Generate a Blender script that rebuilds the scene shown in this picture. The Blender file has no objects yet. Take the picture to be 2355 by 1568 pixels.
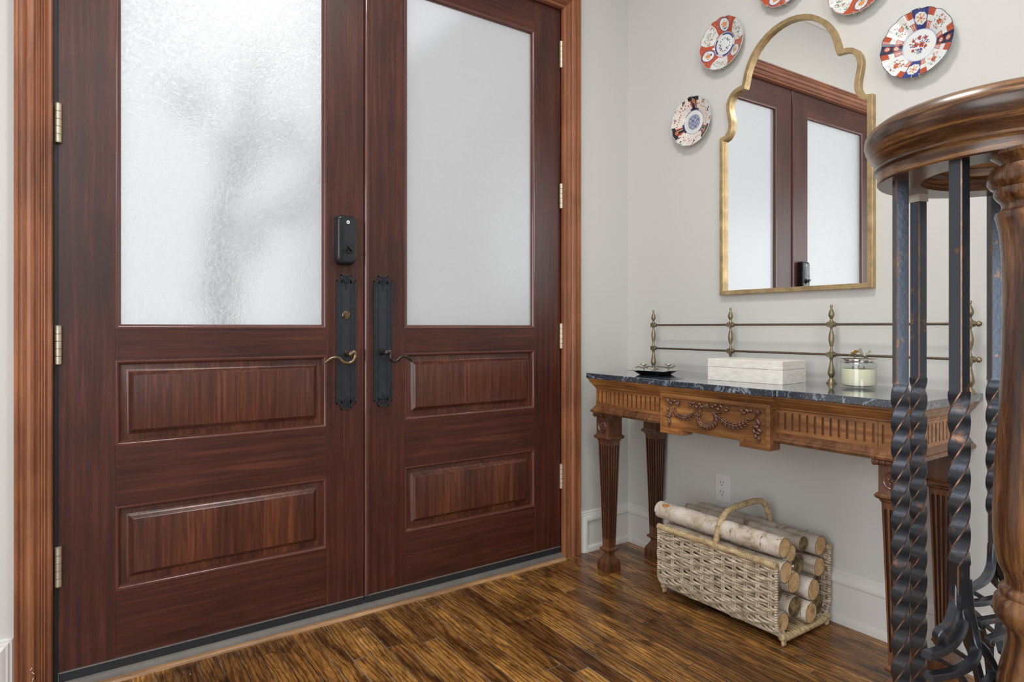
import bpy, math, random
import numpy as np
from mathutils import Matrix, Vector
from math import sin, cos, pi, sqrt, radians
random.seed(7)
S = bpy.context.scene
COL = S.collection

# ------------------------------------------------------------------ camera
YAW = radians(34.6)
FOC = 1446.0
CAM = (-2.178, -2.169, 1.03)
FW = (sin(YAW), cos(YAW), 0.0)
RT = (cos(YAW), -sin(YAW), 0.0)
cd = bpy.data.cameras.new('camera')
cam = bpy.data.objects.new('camera', cd)
COL.objects.link(cam)
cam.location = CAM
cam.rotation_euler = (radians(90), 0, -YAW)
cd.sensor_width = 36.0
cd.lens = FOC / 2355.0 * 36.0
cd.shift_y = -31.5 / 2355.0
cd.clip_start = 0.05
S.camera = cam

# ------------------------------------------------------------------ world, lights, exposure
W = bpy.data.worlds.new('world')
S.world = W
W.use_nodes = True
wn = W.node_tree.nodes
wl = W.node_tree.links
bg = wn['Background']
bg.inputs['Color'].default_value = (0.93, 0.965, 1.0, 1)
bg.inputs['Strength'].default_value = 1.75
S.view_settings.view_transform = 'Standard'
S.view_settings.look = 'None'
S.view_settings.exposure = 0.0
S.view_settings.gamma = 1.0
S.view_settings.use_curve_mapping = False


def area(name, loc, target, sx, sy, power, col=(1, 1, 1)):
    l = bpy.data.lights.new(name, 'AREA')
    l.shape = 'RECTANGLE'
    l.size = sx
    l.size_y = sy
    l.energy = power
    l.color = col
    o = bpy.data.objects.new(name, l)
    COL.objects.link(o)
    o.location = loc
    from mathutils import Vector
    d = Vector(target) - Vector(loc)
    o.rotation_euler = d.to_track_quat('-Z', 'Y').to_euler()
    return o


# ceiling fixture near the door, window daylight behind the photographer, added fill overhead and from the left
area('ceiling_lamp_light', (-1.45, -1.30, 2.94), (-1.45, -1.30, 0), 0.42, 0.42, 25, (1.0, 0.985, 0.955))
area('hall_fill_light', (-2.3, -3.2, 2.94), (-2.3, -3.2, 0), 1.6, 1.6, 26, (1.0, 0.985, 0.96))  # added overhead fill, not a known fixture
area('rear_window_daylight', (-3.45, -5.3, 2.0), (-1.2, 0, 1.2), 1.9, 1.8, 72, (0.86, 0.92, 1.0))
area('left_fill_light', (-4.3, -2.2, 1.25), (0, -1.0, 0.6), 2.0, 2.1, 52, (0.95, 0.97, 1.0))  # added fill, set low to brighten the wall under the table


# ------------------------------------------------------------------ helpers
class MB:
    def __init__(s):
        s.v = []
        s.f = []
        s.m = []

    def add(s, vs, fs, m=0):
        b = len(s.v)
        s.v += [tuple(p) for p in vs]
        for f in fs:
            s.f.append(tuple(i + b for i in f))
            s.m.append(m)

    def box(s, x0, x1, y0, y1, z0, z1, m=0):
        x0, x1 = min(x0, x1), max(x0, x1)
        y0, y1 = min(y0, y1), max(y0, y1)
        z0, z1 = min(z0, z1), max(z0, z1)
        s.add([(x0, y0, z0), (x1, y0, z0), (x1, y1, z0), (x0, y1, z0), (x0, y0, z1), (x1, y0, z1), (x1, y1, z1), (x0, y1, z1)],
              [(0, 3, 2, 1), (4, 5, 6, 7), (0, 1, 5, 4), (1, 2, 6, 5), (2, 3, 7, 6), (3, 0, 4, 7)], m)

    def loft(s, rings, m=0, closed=True, cap=True, loop=False):
        """rings: lists of points, all of one length"""
        n = len(rings[0])
        vs = [p for r in rings for p in r]
        fs = []
        k = len(rings)
        for i in range(k if loop else k - 1):
            a = i * n
            b = ((i + 1) % k) * n
            for j in range(n if closed else n - 1):
                j2 = (j + 1) % n
                fs.append((a + j, a + j2, b + j2, b + j))
        if cap and not loop and closed:
            fs.append(tuple(range(n - 1, -1, -1)))
            fs.append(tuple((k - 1) * n + j for j in range(n)))
        s.add(vs, fs, m)

    def lathe(s, prof, c=(0, 0, 0), seg=24, ax='z', m=0, rot=0.0, cap=True):
        rings = []
        for r, h in prof:
            ring = []
            for k in range(seg):
                a = 2 * pi * k / seg + rot
                u, w = r * cos(a), r * sin(a)
                if ax == 'z':
                    p = (c[0] + u, c[1] + w, c[2] + h)
                elif ax == 'x':
                    p = (c[0] + h, c[1] + u, c[2] + w)
                else:
                    p = (c[0] + w, c[1] + h, c[2] + u)
                ring.append(p)
            rings.append(ring)
        s.loft(rings, m, cap=cap)

    def sq(s, prof, c, m=0):
        """square 'lathe': half-width against height"""
        rings = [[(c[0] + a * r, c[1] + b * r, c[2] + h) for a, b in ((-1, -1), (1, -1), (1, 1), (-1, 1))] for r, h in prof]
        s.loft(rings, m)

    def tube(s, pts, rad, seg=10, m=0, cap=True, closed=False):
        pts = [np.array(p, float) for p in pts]
        n = len(pts)
        if not hasattr(rad, '__len__'):
            rad = [rad] * n
        up = None
        rings = []
        for i in range(n):
            if closed:
                t = pts[(i + 1) % n] - pts[i - 1]
            else:
                t = pts[min(i + 1, n - 1)] - pts[max(i - 1, 0)]
            t = t / (np.linalg.norm(t) + 1e-12)
            if up is None:
                up = np.array((0, 0, 1.0)) if abs(t[2]) < .9 else np.array((1.0, 0, 0))
            up = up - t * (up @ t)
            up = up / (np.linalg.norm(up) + 1e-12)
            sd = np.cross(t, up)
            rings.append([tuple(pts[i] + rad[i] * (cos(2 * pi * k / seg) * up + sin(2 * pi * k / seg) * sd)) for k in range(seg)])
        s.loft(rings, m, cap=cap and not closed, loop=closed)

    def strap(s, pts, w, t, wide=(0, 0, 1), m=0, ms=None):
        """flat bar along pts: w across 'wide', t thick"""
        pts = [np.array(p, float) for p in pts]
        n = len(pts)
        rings = []
        wd0 = np.array(wide, float)
        for i in range(n):
            tg = pts[min(i + 1, n - 1)] - pts[max(i - 1, 0)]
            tg /= np.linalg.norm(tg) + 1e-12
            wd = wd0 - tg * (wd0 @ tg)
            wd /= np.linalg.norm(wd) + 1e-12
            nm = np.cross(tg, wd)
            c = .18
            sh = [(-1 + c, -1), (1 - c, -1), (1, -1 + c * 1.5), (1, 1 - c * 1.5), (1 - c, 1), (-1 + c, 1), (-1, 1 - c * 1.5), (-1, -1 + c * 1.5)]
            rings.append([tuple(pts[i] + wd * (a * w / 2) + nm * (b * t / 2)) for a, b in sh])
        s.loft(rings, m)

    def prism(s, poly, fn, d0, d1, m=0):
        """poly in (u,v), fn(u,v,d)->xyz"""
        n = len(poly)
        vs = [fn(u, v, d0) for u, v in poly] + [fn(u, v, d1) for u, v in poly]
        fs = [tuple(range(n)), tuple(range(2 * n - 1, n - 1, -1))]
        for i in range(n):
            j = (i + 1) % n
            fs.append((i, n + i, n + j, j))
        s.add(vs, fs, m)

    def ell(s, c, a, b, n, ra, rb, rn, m=0, seg=8, ring=5):
        """ellipsoid with axes a,b,n"""
        a, b, n, c = [np.array(q, float) for q in (a, b, n, c)]
        rings = []
        for i in range(ring + 1):
            ph = -pi / 2 + pi * i / ring
            q = max(cos(ph), .02)
            rings.append([tuple(c + a * (ra * q * cos(2 * pi * k / seg)) + b * (rb * sin(ph)) + n * (rn * q * sin(2 * pi * k / seg))) for k in range(seg)])
        s.loft(rings, m)


def mk(name, mb, mats, parent=None, smooth=False, bevel=0, sharp=35):
    me = bpy.data.meshes.new(name)
    org = np.array(parent_org(parent))
    vs = [tuple(np.array(p) - org) for p in mb.v]
    me.from_pydata(vs, [], mb.f)
    if not isinstance(mats, (list, tuple)):
        mats = [mats]
    for m in mats:
        me.materials.append(m)
    if len(mats) > 1:
        me.polygons.foreach_set('material_index', mb.m)
    me.validate()
    import bmesh
    bm = bmesh.new()
    bm.from_mesh(me)
    bmesh.ops.recalc_face_normals(bm, faces=bm.faces)
    bm.to_mesh(me)
    bm.free()
    o = bpy.data.objects.new(name, me)
    COL.objects.link(o)
    if parent:
        o.parent = parent
    if bevel:
        md = o.modifiers.new('bevel', 'BEVEL')
        md.width = bevel
        md.segments = 2
        md.limit_method = 'ANGLE'
        md.angle_limit = radians(40)
        md.harden_normals = False
    if smooth:
        me.polygons.foreach_set('use_smooth', [True] * len(me.polygons))
        me.set_sharp_from_angle(angle=radians(sharp))
    return o


def parent_org(p):
    x = y = z = 0.0
    while p:
        x += p.location[0]
        y += p.location[1]
        z += p.location[2]
        p = p.parent
    return (x, y, z)


def thing(name, label, cat, loc=(0, 0, 0), group=None, kind=None):
    o = bpy.data.objects.new(name, None)
    COL.objects.link(o)
    o.location = loc
    o.empty_display_size = .05
    return tag(o, label, cat, group, kind)


def tag(o, label=None, cat=None, group=None, kind=None):
    if label:
        o['label'] = label
    if cat:
        o['category'] = cat
    if group:
        o['group'] = group
    if kind:
        o['kind'] = kind
    return o


# ------------------------------------------------------------------ materials
def newmat(name):
    m = bpy.data.materials.new(name)
    m.use_nodes = True
    nt = m.node_tree
    return m, nt, nt.nodes, nt.links, nt.nodes['Principled BSDF']


def nd(nt, typ, **kw):
    n = nt.nodes.new(typ)
    for k, v in kw.items():
        setattr(n, k, v)
    return n


def ramp(nt, fac, stops, interp='LINEAR'):
    r = nt.nodes.new('ShaderNodeValToRGB')
    r.color_ramp.interpolation = interp
    el = r.color_ramp.elements
    el[0].position, el[0].color = stops[0][0], (*stops[0][1], 1)
    el[1].position, el[1].color = stops[-1][0], (*stops[-1][1], 1)
    for p, c in stops[1:-1]:
        e = el.new(p)
        e.color = (*c, 1)
    nt.links.new(fac, r.inputs['Fac'])
    return r.outputs['Color']


def coords(nt, scale=(1, 1, 1), loc=(0, 0, 0), rot=(0, 0, 0)):
    tc = nt.nodes.new('ShaderNodeTexCoord')
    mp = nt.nodes.new('ShaderNodeMapping')
    mp.inputs['Scale'].default_value = scale
    mp.inputs['Location'].default_value = loc
    mp.inputs['Rotation'].default_value = rot
    nt.links.new(tc.outputs['Object'], mp.inputs['Vector'])
    return mp.outputs['Vector']


def noise(nt, vec, scale, detail=4, rough=.55, dist=0):
    n = nt.nodes.new('ShaderNodeTexNoise')
    n.inputs['Scale'].default_value = scale
    n.inputs['Detail'].default_value = detail
    n.inputs['Roughness'].default_value = rough
    n.inputs['Distortion'].default_value = dist
    nt.links.new(vec, n.inputs['Vector'])
    return n.outputs['Fac']


def mixc(nt, fac, a, b, mode='MIX'):
    m = nt.nodes.new('ShaderNodeMix')
    m.data_type = 'RGBA'
    m.blend_type = mode
    for sock, v in (('Factor', fac), ('A', a), ('B', b)):
        i = [q for q in m.inputs if q.name == sock and (q.type == 'RGBA' or sock == 'Factor')][0]
        if isinstance(v, (int, float)):
            i.default_value = v
        elif isinstance(v, tuple):
            i.default_value = (*v, 1)
        else:
            nt.links.new(v, i)
    return [q for q in m.outputs if q.type == 'RGBA'][0]


def math1(nt, op, a, b=None, c=None):
    m = nt.nodes.new('ShaderNodeMath')
    m.operation = op
    for i, v in enumerate((a, b, c)):
        if v is None:
            continue
        if isinstance(v, (int, float)):
            m.inputs[i].default_value = v
        else:
            nt.links.new(v, m.inputs[i])
    return m.outputs[0]


def bump(nt, bsdf, h, strength=.2, dist=.002):
    b = nt.nodes.new('ShaderNodeBump')
    b.inputs['Strength'].default_value = strength
    b.inputs['Distance'].default_value = dist
    nt.links.new(h, b.inputs['Height'])
    nt.links.new(b.outputs['Normal'], bsdf.inputs['Normal'])


def wood(name, dark, mid, light, ax='z', rough=.32, coat=.25, crough=.22, seed=0, blotch=.5, contrast=1.0, pores=.35, spec=.5, coarse=1.0, fine=1.0):
    m, nt, N, L, B = newmat(name)
    lo, hi = 1.0, 14.0 * fine
    sc = {'z': (hi, hi, lo), 'x': (lo, hi, hi), 'y': (hi, lo, hi), 'h': (lo * 2.2, lo * 2.2, hi * 2.4), 'n': (12, 12, 12)}[ax]
    v = coords(nt, sc, (seed * 3.1, seed * 1.7, seed * 2.3))
    n1 = noise(nt, v, 2.2 * coarse, 5, .6, .9)
    v2 = coords(nt, tuple(q * 1.0 for q in sc), (seed, 0, seed))
    n2 = noise(nt, v2, 22, 3, .7)
    v3 = coords(nt, (1, 1, 1), (seed * 5, seed, 0))
    n3 = noise(nt, v3, 3.5, 2, .5, .5)
    d = .5 - .22 / contrast
    c = ramp(nt, n1, [(max(.02, .5 - .2 / contrast), dark), (.5, mid), (min(.98, .5 + .2 / contrast), light)])
    dk = ramp(nt, n3, [(.35, (1 - .45 * blotch,) * 3), (.65, (1.0 + .25 * blotch,) * 3)])
    c = mixc(nt, 1.0, c, dk, 'MULTIPLY')
    po = ramp(nt, n2, [(.34, (1 - pores,) * 3), (.52, (1, 1, 1))])
    c = mixc(nt, 1.0, c, po, 'MULTIPLY')
    L.new(c, B.inputs['Base Color'])
    rr = math1(nt, 'MULTIPLY_ADD', n1, .12, rough - .06)
    L.new(rr, B.inputs['Roughness'])
    B.inputs['Coat Weight'].default_value = coat
    B.inputs['Coat Roughness'].default_value = crough
    B.inputs['Specular IOR Level'].default_value = spec
    bump(nt, B, n2, .02 if ax == 'n' else .12, .001)
    return m


MAH = dict(dark=(.036, .0095, .0065), mid=(.064, .0150, .0088), light=(.112, .030, .015), fine=2.2, pores=.28, blotch=.55)
M_st = wood('mahogany_vertical', ax='z', seed=1, rough=.44, coat=.30, crough=.32, spec=.38, **MAH)
M_rl = wood('mahogany_horizontal', ax='x', seed=2, rough=.44, coat=.30, crough=.32, spec=.38, **MAH)
M_mold = None


def panel_wood():
    m, nt, N, L, B = newmat('mahogany_staves')
    tc = nt.nodes.new('ShaderNodeTexCoord')
    sx = nt.nodes.new('ShaderNodeSeparateXYZ')
    L.new(tc.outputs['Object'], sx.inputs[0])
    warp = noise(nt, coords(nt, (1, 1, 1)), 1.3, 1)
    idx = math1(nt, 'FLOOR', math1(nt, 'DIVIDE', math1(nt, 'ADD', sx.outputs[0], 5.03), .128))
    idz = math1(nt, 'FLOOR', math1(nt, 'DIVIDE', sx.outputs[2], .42))
    wn_ = nt.nodes.new('ShaderNodeTexWhiteNoise')
    wn_.noise_dimensions = '2D'
    cb = nt.nodes.new('ShaderNodeCombineXYZ')
    L.new(idx, cb.inputs[0])
    L.new(idz, cb.inputs[1])
    L.new(cb.outputs[0], wn_.inputs['Vector'])
    off = nt.nodes.new('ShaderNodeVectorMath')
    off.operation = 'MULTIPLY_ADD'
    L.new(wn_.outputs['Color'], off.inputs[0])
    off.inputs[1].default_value = (7, 7, 7)
    L.new(tc.outputs['Object'], off.inputs[2])
    mp = nt.nodes.new('ShaderNodeMapping')
    mp.inputs['Scale'].default_value = (26, 26, 1.2)
    L.new(off.outputs[0], mp.inputs['Vector'])
    n1 = noise(nt, mp.outputs[0], 2.4, 5, .6, 1.2)
    c = ramp(nt, n1, [(.3, (.038, .011, .008)), (.5, (.080, .023, .013)), (.7, (.15, .045, .022))])
    t = ramp(nt, wn_.outputs['Value'], [(0, (.62, .55, .62)), (.5, (1, 1, 1)), (1, (1.35, 1.4, 1.2))])
    c = mixc(nt, 1.0, c, t, 'MULTIPLY')
    L.new(c, B.inputs['Base Color'])
    B.inputs['Roughness'].default_value = .34
    B.inputs['Coat Weight'].default_value = .35
    B.inputs['Coat Roughness'].default_value = .2
    return m


M_pan = panel_wood()
M_cas = wood('casing_wood_vertical', (.15, .046, .023), (.29, .105, .046), (.40, .165, .066), ax='z', seed=6, rough=.42, coat=.1, blotch=.5, contrast=.7, pores=.2)
M_casx = wood('casing_wood_horizontal', (.15, .046, .023), (.29, .105, .046), (.40, .165, .066), ax='x', seed=7, rough=.42, coat=.1, blotch=.5, contrast=.7, pores=.2)
M_tab = wood('walnut_table_vertical', (.10, .035, .015), (.20, .078, .029), (.32, .135, .048), ax='z', seed=9, rough=.34, coat=.3, blotch=.7)
M_taby = wood('walnut_table_horizontal', (.15, .055, .019), (.31, .130, .040), (.48, .23, .072), ax='y', seed=10, rough=.34, coat=.3, blotch=.9, pores=.2)
M_leg = wood('walnut_leg', (.06, .023, .011), (.13, .050, .022), (.22, .095, .038), ax='z', seed=11, rough=.32, coat=.35, blotch=.5)
M_carve = wood('walnut_carving', (.07, .029, .018), (.14, .06, .034), (.22, .10, .055), ax='z', seed=12, rough=.26, coat=.5)
M_newel = wood('oak_turned', (.035, .013, .006), (.115, .045, .016), (.26, .12, .042), ax='z', seed=14, rough=.26, coat=.6, contrast=1.7, blotch=.4, pores=.5)
M_rail = wood('oak_handrail', (.032, .012, .006), (.10, .040, .015), (.29, .135, .044), ax='h', seed=15, rough=.30, coat=.35, contrast=1.5, blotch=.5, pores=.55)


def simple(name, col, rough=.5, metal=0.0, spec=.5, coat=0, bumpy=0, bscale=200, var=0, vscale=20):
    m, nt, N, L, B = newmat(name)
    B.inputs['Roughness'].default_value = rough
    B.inputs['Metallic'].default_value = metal
    B.inputs['Specular IOR Level'].default_value = spec
    B.inputs['Coat Weight'].default_value = coat
    if var:
        n = noise(nt, coords(nt), vscale, 4)
        c = ramp(nt, n, [(.3, tuple(q * (1 - var) for q in col)), (.7, tuple(min(1, q * (1 + var)) for q in col))])
        L.new(c, B.inputs['Base Color'])
    else:
        B.inputs['Base Color'].default_value = (*col, 1)
    if bumpy:
        bump(nt, B, noise(nt, coords(nt), bscale, 3), bumpy, .001)
    return m


M_mold = simple('mahogany_moulding', (.098, .029, .019), .30, coat=.6, var=.18, vscale=6)
M_wall = simple('wall_paint', (.63, .625, .595), .75, bumpy=.06, bscale=260, spec=.25)
M_ceil = simple('ceiling_paint', (.80, .79, .77), .85, spec=.2)
M_white = simple('white_trim_paint', (.72, .71, .68), .38, spec=.5)
M_plastic = simple('white_plastic', (.74, .73, .72), .3)
M_slot = simple('dark_slot', (.02, .018, .015), .6)
M_brass = simple('pale_brass', (.60, .54, .40), .38, .6, var=.12, vscale=90)
M_antq = simple('antique_brass', (.27, .225, .14), .38, .8, var=.25, vscale=70)
M_rod = simple('dull_bronze_rod', (.17, .13, .095), .42, .75, var=.15)
M_gold = simple('aged_gold_leaf', (.50, .365, .19), .42, .75, bumpy=.25, bscale=60, var=.28, vscale=26)
M_plate = simple('blackened_bronze', (.046, .054, .064), .36, .6, bumpy=.1, bscale=300, var=.12, vscale=45)
M_lever = simple('worn_bronze_lever', (.22, .165, .10), .30, .85, var=.35, vscale=60)
M_leverd = simple('dark_bronze_lever', (.06, .052, .048), .32, .7, var=.35, vscale=60)
M_lock = simple('black_bronze_lock', (.022, .026, .030), .22, .4, coat=.3)
M_lockw = simple('lock_badge_white', (.75, .75, .73), .4)
M_rubber = simple('black_rubber', (.018, .020, .024), .45)
M_alum = simple('grey_metal_threshold', (.27, .25, .23), .42, .5, var=.08)
M_silver = simple('polished_silver', (.80, .79, .77), .10, 1.0)
M_nickel = simple('warm_nickel', (.58, .53, .42), .28, .9, var=.2, vscale=80)
M_gink = simple('golden_leaf_metal', (.52, .36, .12), .35, .8, var=.2, vscale=200)
M_twig = simple('dark_twig_metal', (.16, .145, .125), .42, .7, bumpy=.4, bscale=300, var=.3, vscale=150)
M_black = simple('black_lacquer', (.010, .010, .011), .12, coat=.5)
M_wax = simple('cream_wax', (.93, .88, .68), .45)
M_wax.node_tree.nodes['Principled BSDF'].inputs['Subsurface Weight'].default_value = .2
M_wax.node_tree.nodes['Principled BSDF'].inputs['Subsurface Radius'].default_value = (.02, .015, .008)
M_ivory = simple('wire_ivory', (.7, .66, .56), .4, .3)
M_oakstrip = wood('pale_oak_strip', (.24, .12, .05), (.40, .22, .10), (.52, .31, .15), ax='x', seed=20, rough=.45, coat=.05, blotch=.6)


def iron(name, base, edge=.0):
    m, nt, N, L, B = newmat(name)
    n = noise(nt, coords(nt), 38, 5, .65)
    c = ramp(nt, n, [(.60 - edge, base), (.70 - edge * .8, (.26, .14, .085))])
    L.new(c, B.inputs['Base Color'])
    B.inputs['Metallic'].default_value = .85
    B.inputs['Roughness'].default_value = .36
    bump(nt, B, noise(nt, coords(nt), 160, 3), .35, .001)
    return m


M_iron = iron('wrought_iron', (.078, .089, .108))
M_ironedge = iron('wrought_iron_rubbed_edge', (.17, .115, .09), .16)


def marble():
    m, nt, N, L, B = newmat('blue_black_marble')
    v = coords(nt)
    n = noise(nt, v, 4.5, 5, .6, 1.2)
    vein = math1(nt, 'ABSOLUTE', math1(nt, 'SUBTRACT', n, .5))
    vc = ramp(nt, vein, [(0.0, (.34, .38, .42)), (.006, (.13, .17, .21)), (.022, (.024, .036, .055))])
    fl = noise(nt, v, 170, 2, .6)
    fc = ramp(nt, fl, [(.58, (0, 0, 0)), (.70, (.16, .18, .20))])
    c = mixc(nt, 1.0, vc, fc, 'ADD')
    L.new(c, B.inputs['Base Color'])
    B.inputs['Roughness'].default_value = .22
    B.inputs['Coat Weight'].default_value = 1.0
    B.inputs['Coat Roughness'].default_value = .07
    B.inputs['Coat IOR'].default_value = 1.7
    return m


M_marble = marble()


def floor_mat():
    m, nt, N, L, B = newmat('oak_strip_floor')
    tc = nt.nodes.new('ShaderNodeTexCoord')
    sp = nt.nodes.new('ShaderNodeSeparateXYZ')
    L.new(tc.outputs['Object'], sp.inputs[0])
    X, Y = sp.outputs[0], sp.outputs[1]
    w = .0572
    xs = math1(nt, 'DIVIDE', math1(nt, 'ADD', X, 10), w)
    ix = math1(nt, 'FLOOR', xs)
    fx = math1(nt, 'FRACT', xs)
    wn1 = nt.nodes.new('ShaderNodeTexWhiteNoise')
    wn1.noise_dimensions = '1D'
    L.new(ix, wn1.inputs['W'])
    ys = math1(nt, 'MULTIPLY_ADD', Y, 1 / .83, math1(nt, 'MULTIPLY', wn1.outputs['Value'], 9.0))
    iy = math1(nt, 'FLOOR', ys)
    fy = math1(nt, 'FRACT', ys)
    cb = nt.nodes.new('ShaderNodeCombineXYZ')
    L.new(ix, cb.inputs[0])
    L.new(iy, cb.inputs[1])
    wn2 = nt.nodes.new('ShaderNodeTexWhiteNoise')
    wn2.noise_dimensions = '2D'
    L.new(cb.outputs[0], wn2.inputs['Vector'])
    off = nt.nodes.new('ShaderNodeVectorMath')
    off.operation = 'MULTIPLY_ADD'
    L.new(wn2.outputs['Color'], off.inputs[0])
    off.inputs[1].default_value = (9, 9, 9)
    L.new(tc.outputs['Object'], off.inputs[2])
    mp = nt.nodes.new('ShaderNodeMapping')
    mp.inputs['Scale'].default_value = (13, 1.5, 1)
    L.new(off.outputs[0], mp.inputs['Vector'])
    wv = nt.nodes.new('ShaderNodeTexWave')
    wv.wave_type = 'BANDS'
    wv.bands_direction = 'X'
    wv.inputs['Scale'].default_value = 1.5
    wv.inputs['Distortion'].default_value = 16.0
    wv.inputs['Detail'].default_value = 3
    wv.inputs['Detail Scale'].default_value = .9
    wv.inputs['Detail Roughness'].default_value = .6
    L.new(mp.outputs[0], wv.inputs['Vector'])
    n1 = noise(nt, mp.outputs[0], 5, 5, .65, .8)
    c = ramp(nt, wn2.outputs['Value'], [(0, (.15, .062, .016)), (.35, (.25, .112, .028)), (.7, (.36, .172, .042)), (1, (.46, .235, .060))])
    mpb = nt.nodes.new('ShaderNodeMapping')
    mpb.inputs['Scale'].default_value = (5, 1.2, 1)
    L.new(off.outputs[0], mpb.inputs['Vector'])
    nb = noise(nt, mpb.outputs[0], 4, 4, .65, 1.0)
    c = mixc(nt, 1.0, c, ramp(nt, nb, [(.32, (.50, .46, .42)), (.5, (.95, .95, .95)), (.68, (1.45, 1.42, 1.35))]), 'MULTIPLY')
    c = mixc(nt, 1.0, c, ramp(nt, wv.outputs['Fac'], [(.10, (.52, .47, .42)), (.45, (1, 1, 1)), (.9, (1.12, 1.12, 1.1))]), 'MULTIPLY')
    wb = noise(nt, coords(nt, (9, 3.2, 1)), 1.6, 4, .65, .6)
    c = mixc(nt, 1.0, c, ramp(nt, wb, [(.34, (.36, .30, .26)), (.50, (.95, .93, .90)), (.66, (1.22, 1.2, 1.15))]), 'MULTIPLY')
    mp2 = nt.nodes.new('ShaderNodeMapping')
    mp2.inputs['Scale'].default_value = (70, 5, 1)
    L.new(off.outputs[0], mp2.inputs['Vector'])
    n2 = noise(nt, mp2.outputs[0], 5, 3, .7)
    c = mixc(nt, 1.0, c, ramp(nt, n2, [(.36, (.42, .37, .33)), (.50, (1, 1, 1))]), 'MULTIPLY')
    ex = math1(nt, 'MINIMUM', fx, math1(nt, 'SUBTRACT', 1.0, fx))
    ey = math1(nt, 'MINIMUM', fy, math1(nt, 'SUBTRACT', 1.0, fy))
    gx = math1(nt, 'LESS_THAN', ex, .024)
    gy = math1(nt, 'LESS_THAN', ey, .0018)
    gap = math1(nt, 'MAXIMUM', gx, gy)
    dirt = noise(nt, coords(nt), 3.2, 4, .7)
    gapc = ramp(nt, dirt, [(.42, (.022, .012, .007)), (.60, (.27, .235, .19))])
    c = mixc(nt, gap, c, gapc)
    # pale scuffs
    mp3 = nt.nodes.new('ShaderNodeMapping')
    mp3.inputs['Scale'].default_value = (40, 4, 1)
    mp3.inputs['Rotation'].default_value = (0, 0, .12)
    L.new(tc.outputs['Object'], mp3.inputs['Vector'])
    sc = noise(nt, mp3.outputs[0], 6, 4, .75, .5)
    near = math1(nt, 'MULTIPLY_ADD', Y, .055, .0)
    sc2 = math1(nt, 'ADD', sc, near)
    scf = ramp(nt, sc2, [(.61, (0, 0, 0)), (.68, (.8, .8, .8))])
    c = mixc(nt, scf, c, (.42, .36, .28))
    L.new(c, B.inputs['Base Color'])
    rg = math1(nt, 'MULTIPLY_ADD', nb, .22, .20)
    L.new(rg, B.inputs['Roughness'])
    h = math1(nt, 'SUBTRACT', math1(nt, 'MULTIPLY', n2, .35), gap)
    bump(nt, B, h, .25, .0015)
    B.inputs['Coat Weight'].default_value = .12
    B.inputs['Coat Roughness'].default_value = .2
    return m


M_floor = floor_mat()


def glass_frosted(name, rough, trans_col, rip):
    m, nt, N, L, B = newmat(name)
    N.remove(B)
    out = [n for n in N if n.type == 'OUTPUT_MATERIAL'][0]
    v = coords(nt)
    big = noise(nt, v, 5, 2, .5)
    n = noise(nt, v, 62, 3, .6, 2.2)
    bp = nt.nodes.new('ShaderNodeBump')
    bp.inputs['Strength'].default_value = rip
    bp.inputs['Distance'].default_value = .004
    L.new(n, bp.inputs['Height'])
    tr = nt.nodes.new('ShaderNodeBsdfTranslucent')
    tr.inputs['Color'].default_value = (*trans_col, 1)
    L.new(bp.outputs[0], tr.inputs['Normal'])
    rf = nt.nodes.new('ShaderNodeBsdfRefraction')
    rf.inputs['Color'].default_value = (.95, .96, .97, 1)
    rf.inputs['Roughness'].default_value = rough
    rf.inputs['IOR'].default_value = 1.2
    L.new(bp.outputs[0], rf.inputs['Normal'])
    mx = nt.nodes.new('ShaderNodeMixShader')
    mx.inputs[0].default_value = .5
    L.new(tr.outputs[0], mx.inputs[1])
    L.new(rf.outputs[0], mx.inputs[2])
    gl = nt.nodes.new('ShaderNodeBsdfGlossy')
    gl.inputs['Roughness'].default_value = .25
    L.new(bp.outputs[0], gl.inputs['Normal'])
    mx2 = nt.nodes.new('ShaderNodeMixShader')
    mx2.inputs[0].default_value = .07
    L.new(mx.outputs[0], mx2.inputs[1])
    L.new(gl.outputs[0], mx2.inputs[2])
    L.new(mx2.outputs[0], out.inputs['Surface'])
    return m


M_glass = glass_frosted('textured_frosted_glass', .16, (.74, .74, .73), .38)
M_glass2 = glass_frosted('fine_frosted_glass', .24, (.66, .65, .64), .15)

m, nt, N, L, B = newmat('silvered_mirror')
B.inputs['Base Color'].default_value = (.93, .93, .92, 1)
B.inputs['Metallic'].default_value = 1
B.inputs['Roughness'].default_value = .015
M_mirror = m
m, nt, N, L, B = newmat('clear_glass')
N.remove(B)
lw = nt.nodes.new('ShaderNodeLayerWeight')
lw.inputs['Blend'].default_value = .5
pw_ = math1(nt, 'MULTIPLY_ADD', math1(nt, 'POWER', lw.outputs['Facing'], 4.0), .7, .04)
tp_ = nt.nodes.new('ShaderNodeBsdfTransparent')
tp_.inputs['Color'].default_value = (.96, .975, .965, 1)
gs_ = nt.nodes.new('ShaderNodeBsdfGlossy')
gs_.inputs['Roughness'].default_value = .03
mx_ = nt.nodes.new('ShaderNodeMixShader')
L.new(pw_, mx_.inputs[0])
L.new(tp_.outputs[0], mx_.inputs[1])
L.new(gs_.outputs[0], mx_.inputs[2])
L.new(mx_.outputs[0], [q for q in N if q.type == 'OUTPUT_MATERIAL'][0].inputs['Surface'])
M_clear = m


def bone():
    m, nt, N, L, B = newmat('bone_inlay')
    n = noise(nt, coords(nt, (1, 1, 3)), 30, 4, .6)
    c = ramp(nt, n, [(.3, (.76, .70, .62)), (.6, (.88, .86, .80))])
    L.new(c, B.inputs['Base Color'])
    B.inputs['Roughness'].default_value = .35
    return m


M_bone = bone()


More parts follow.
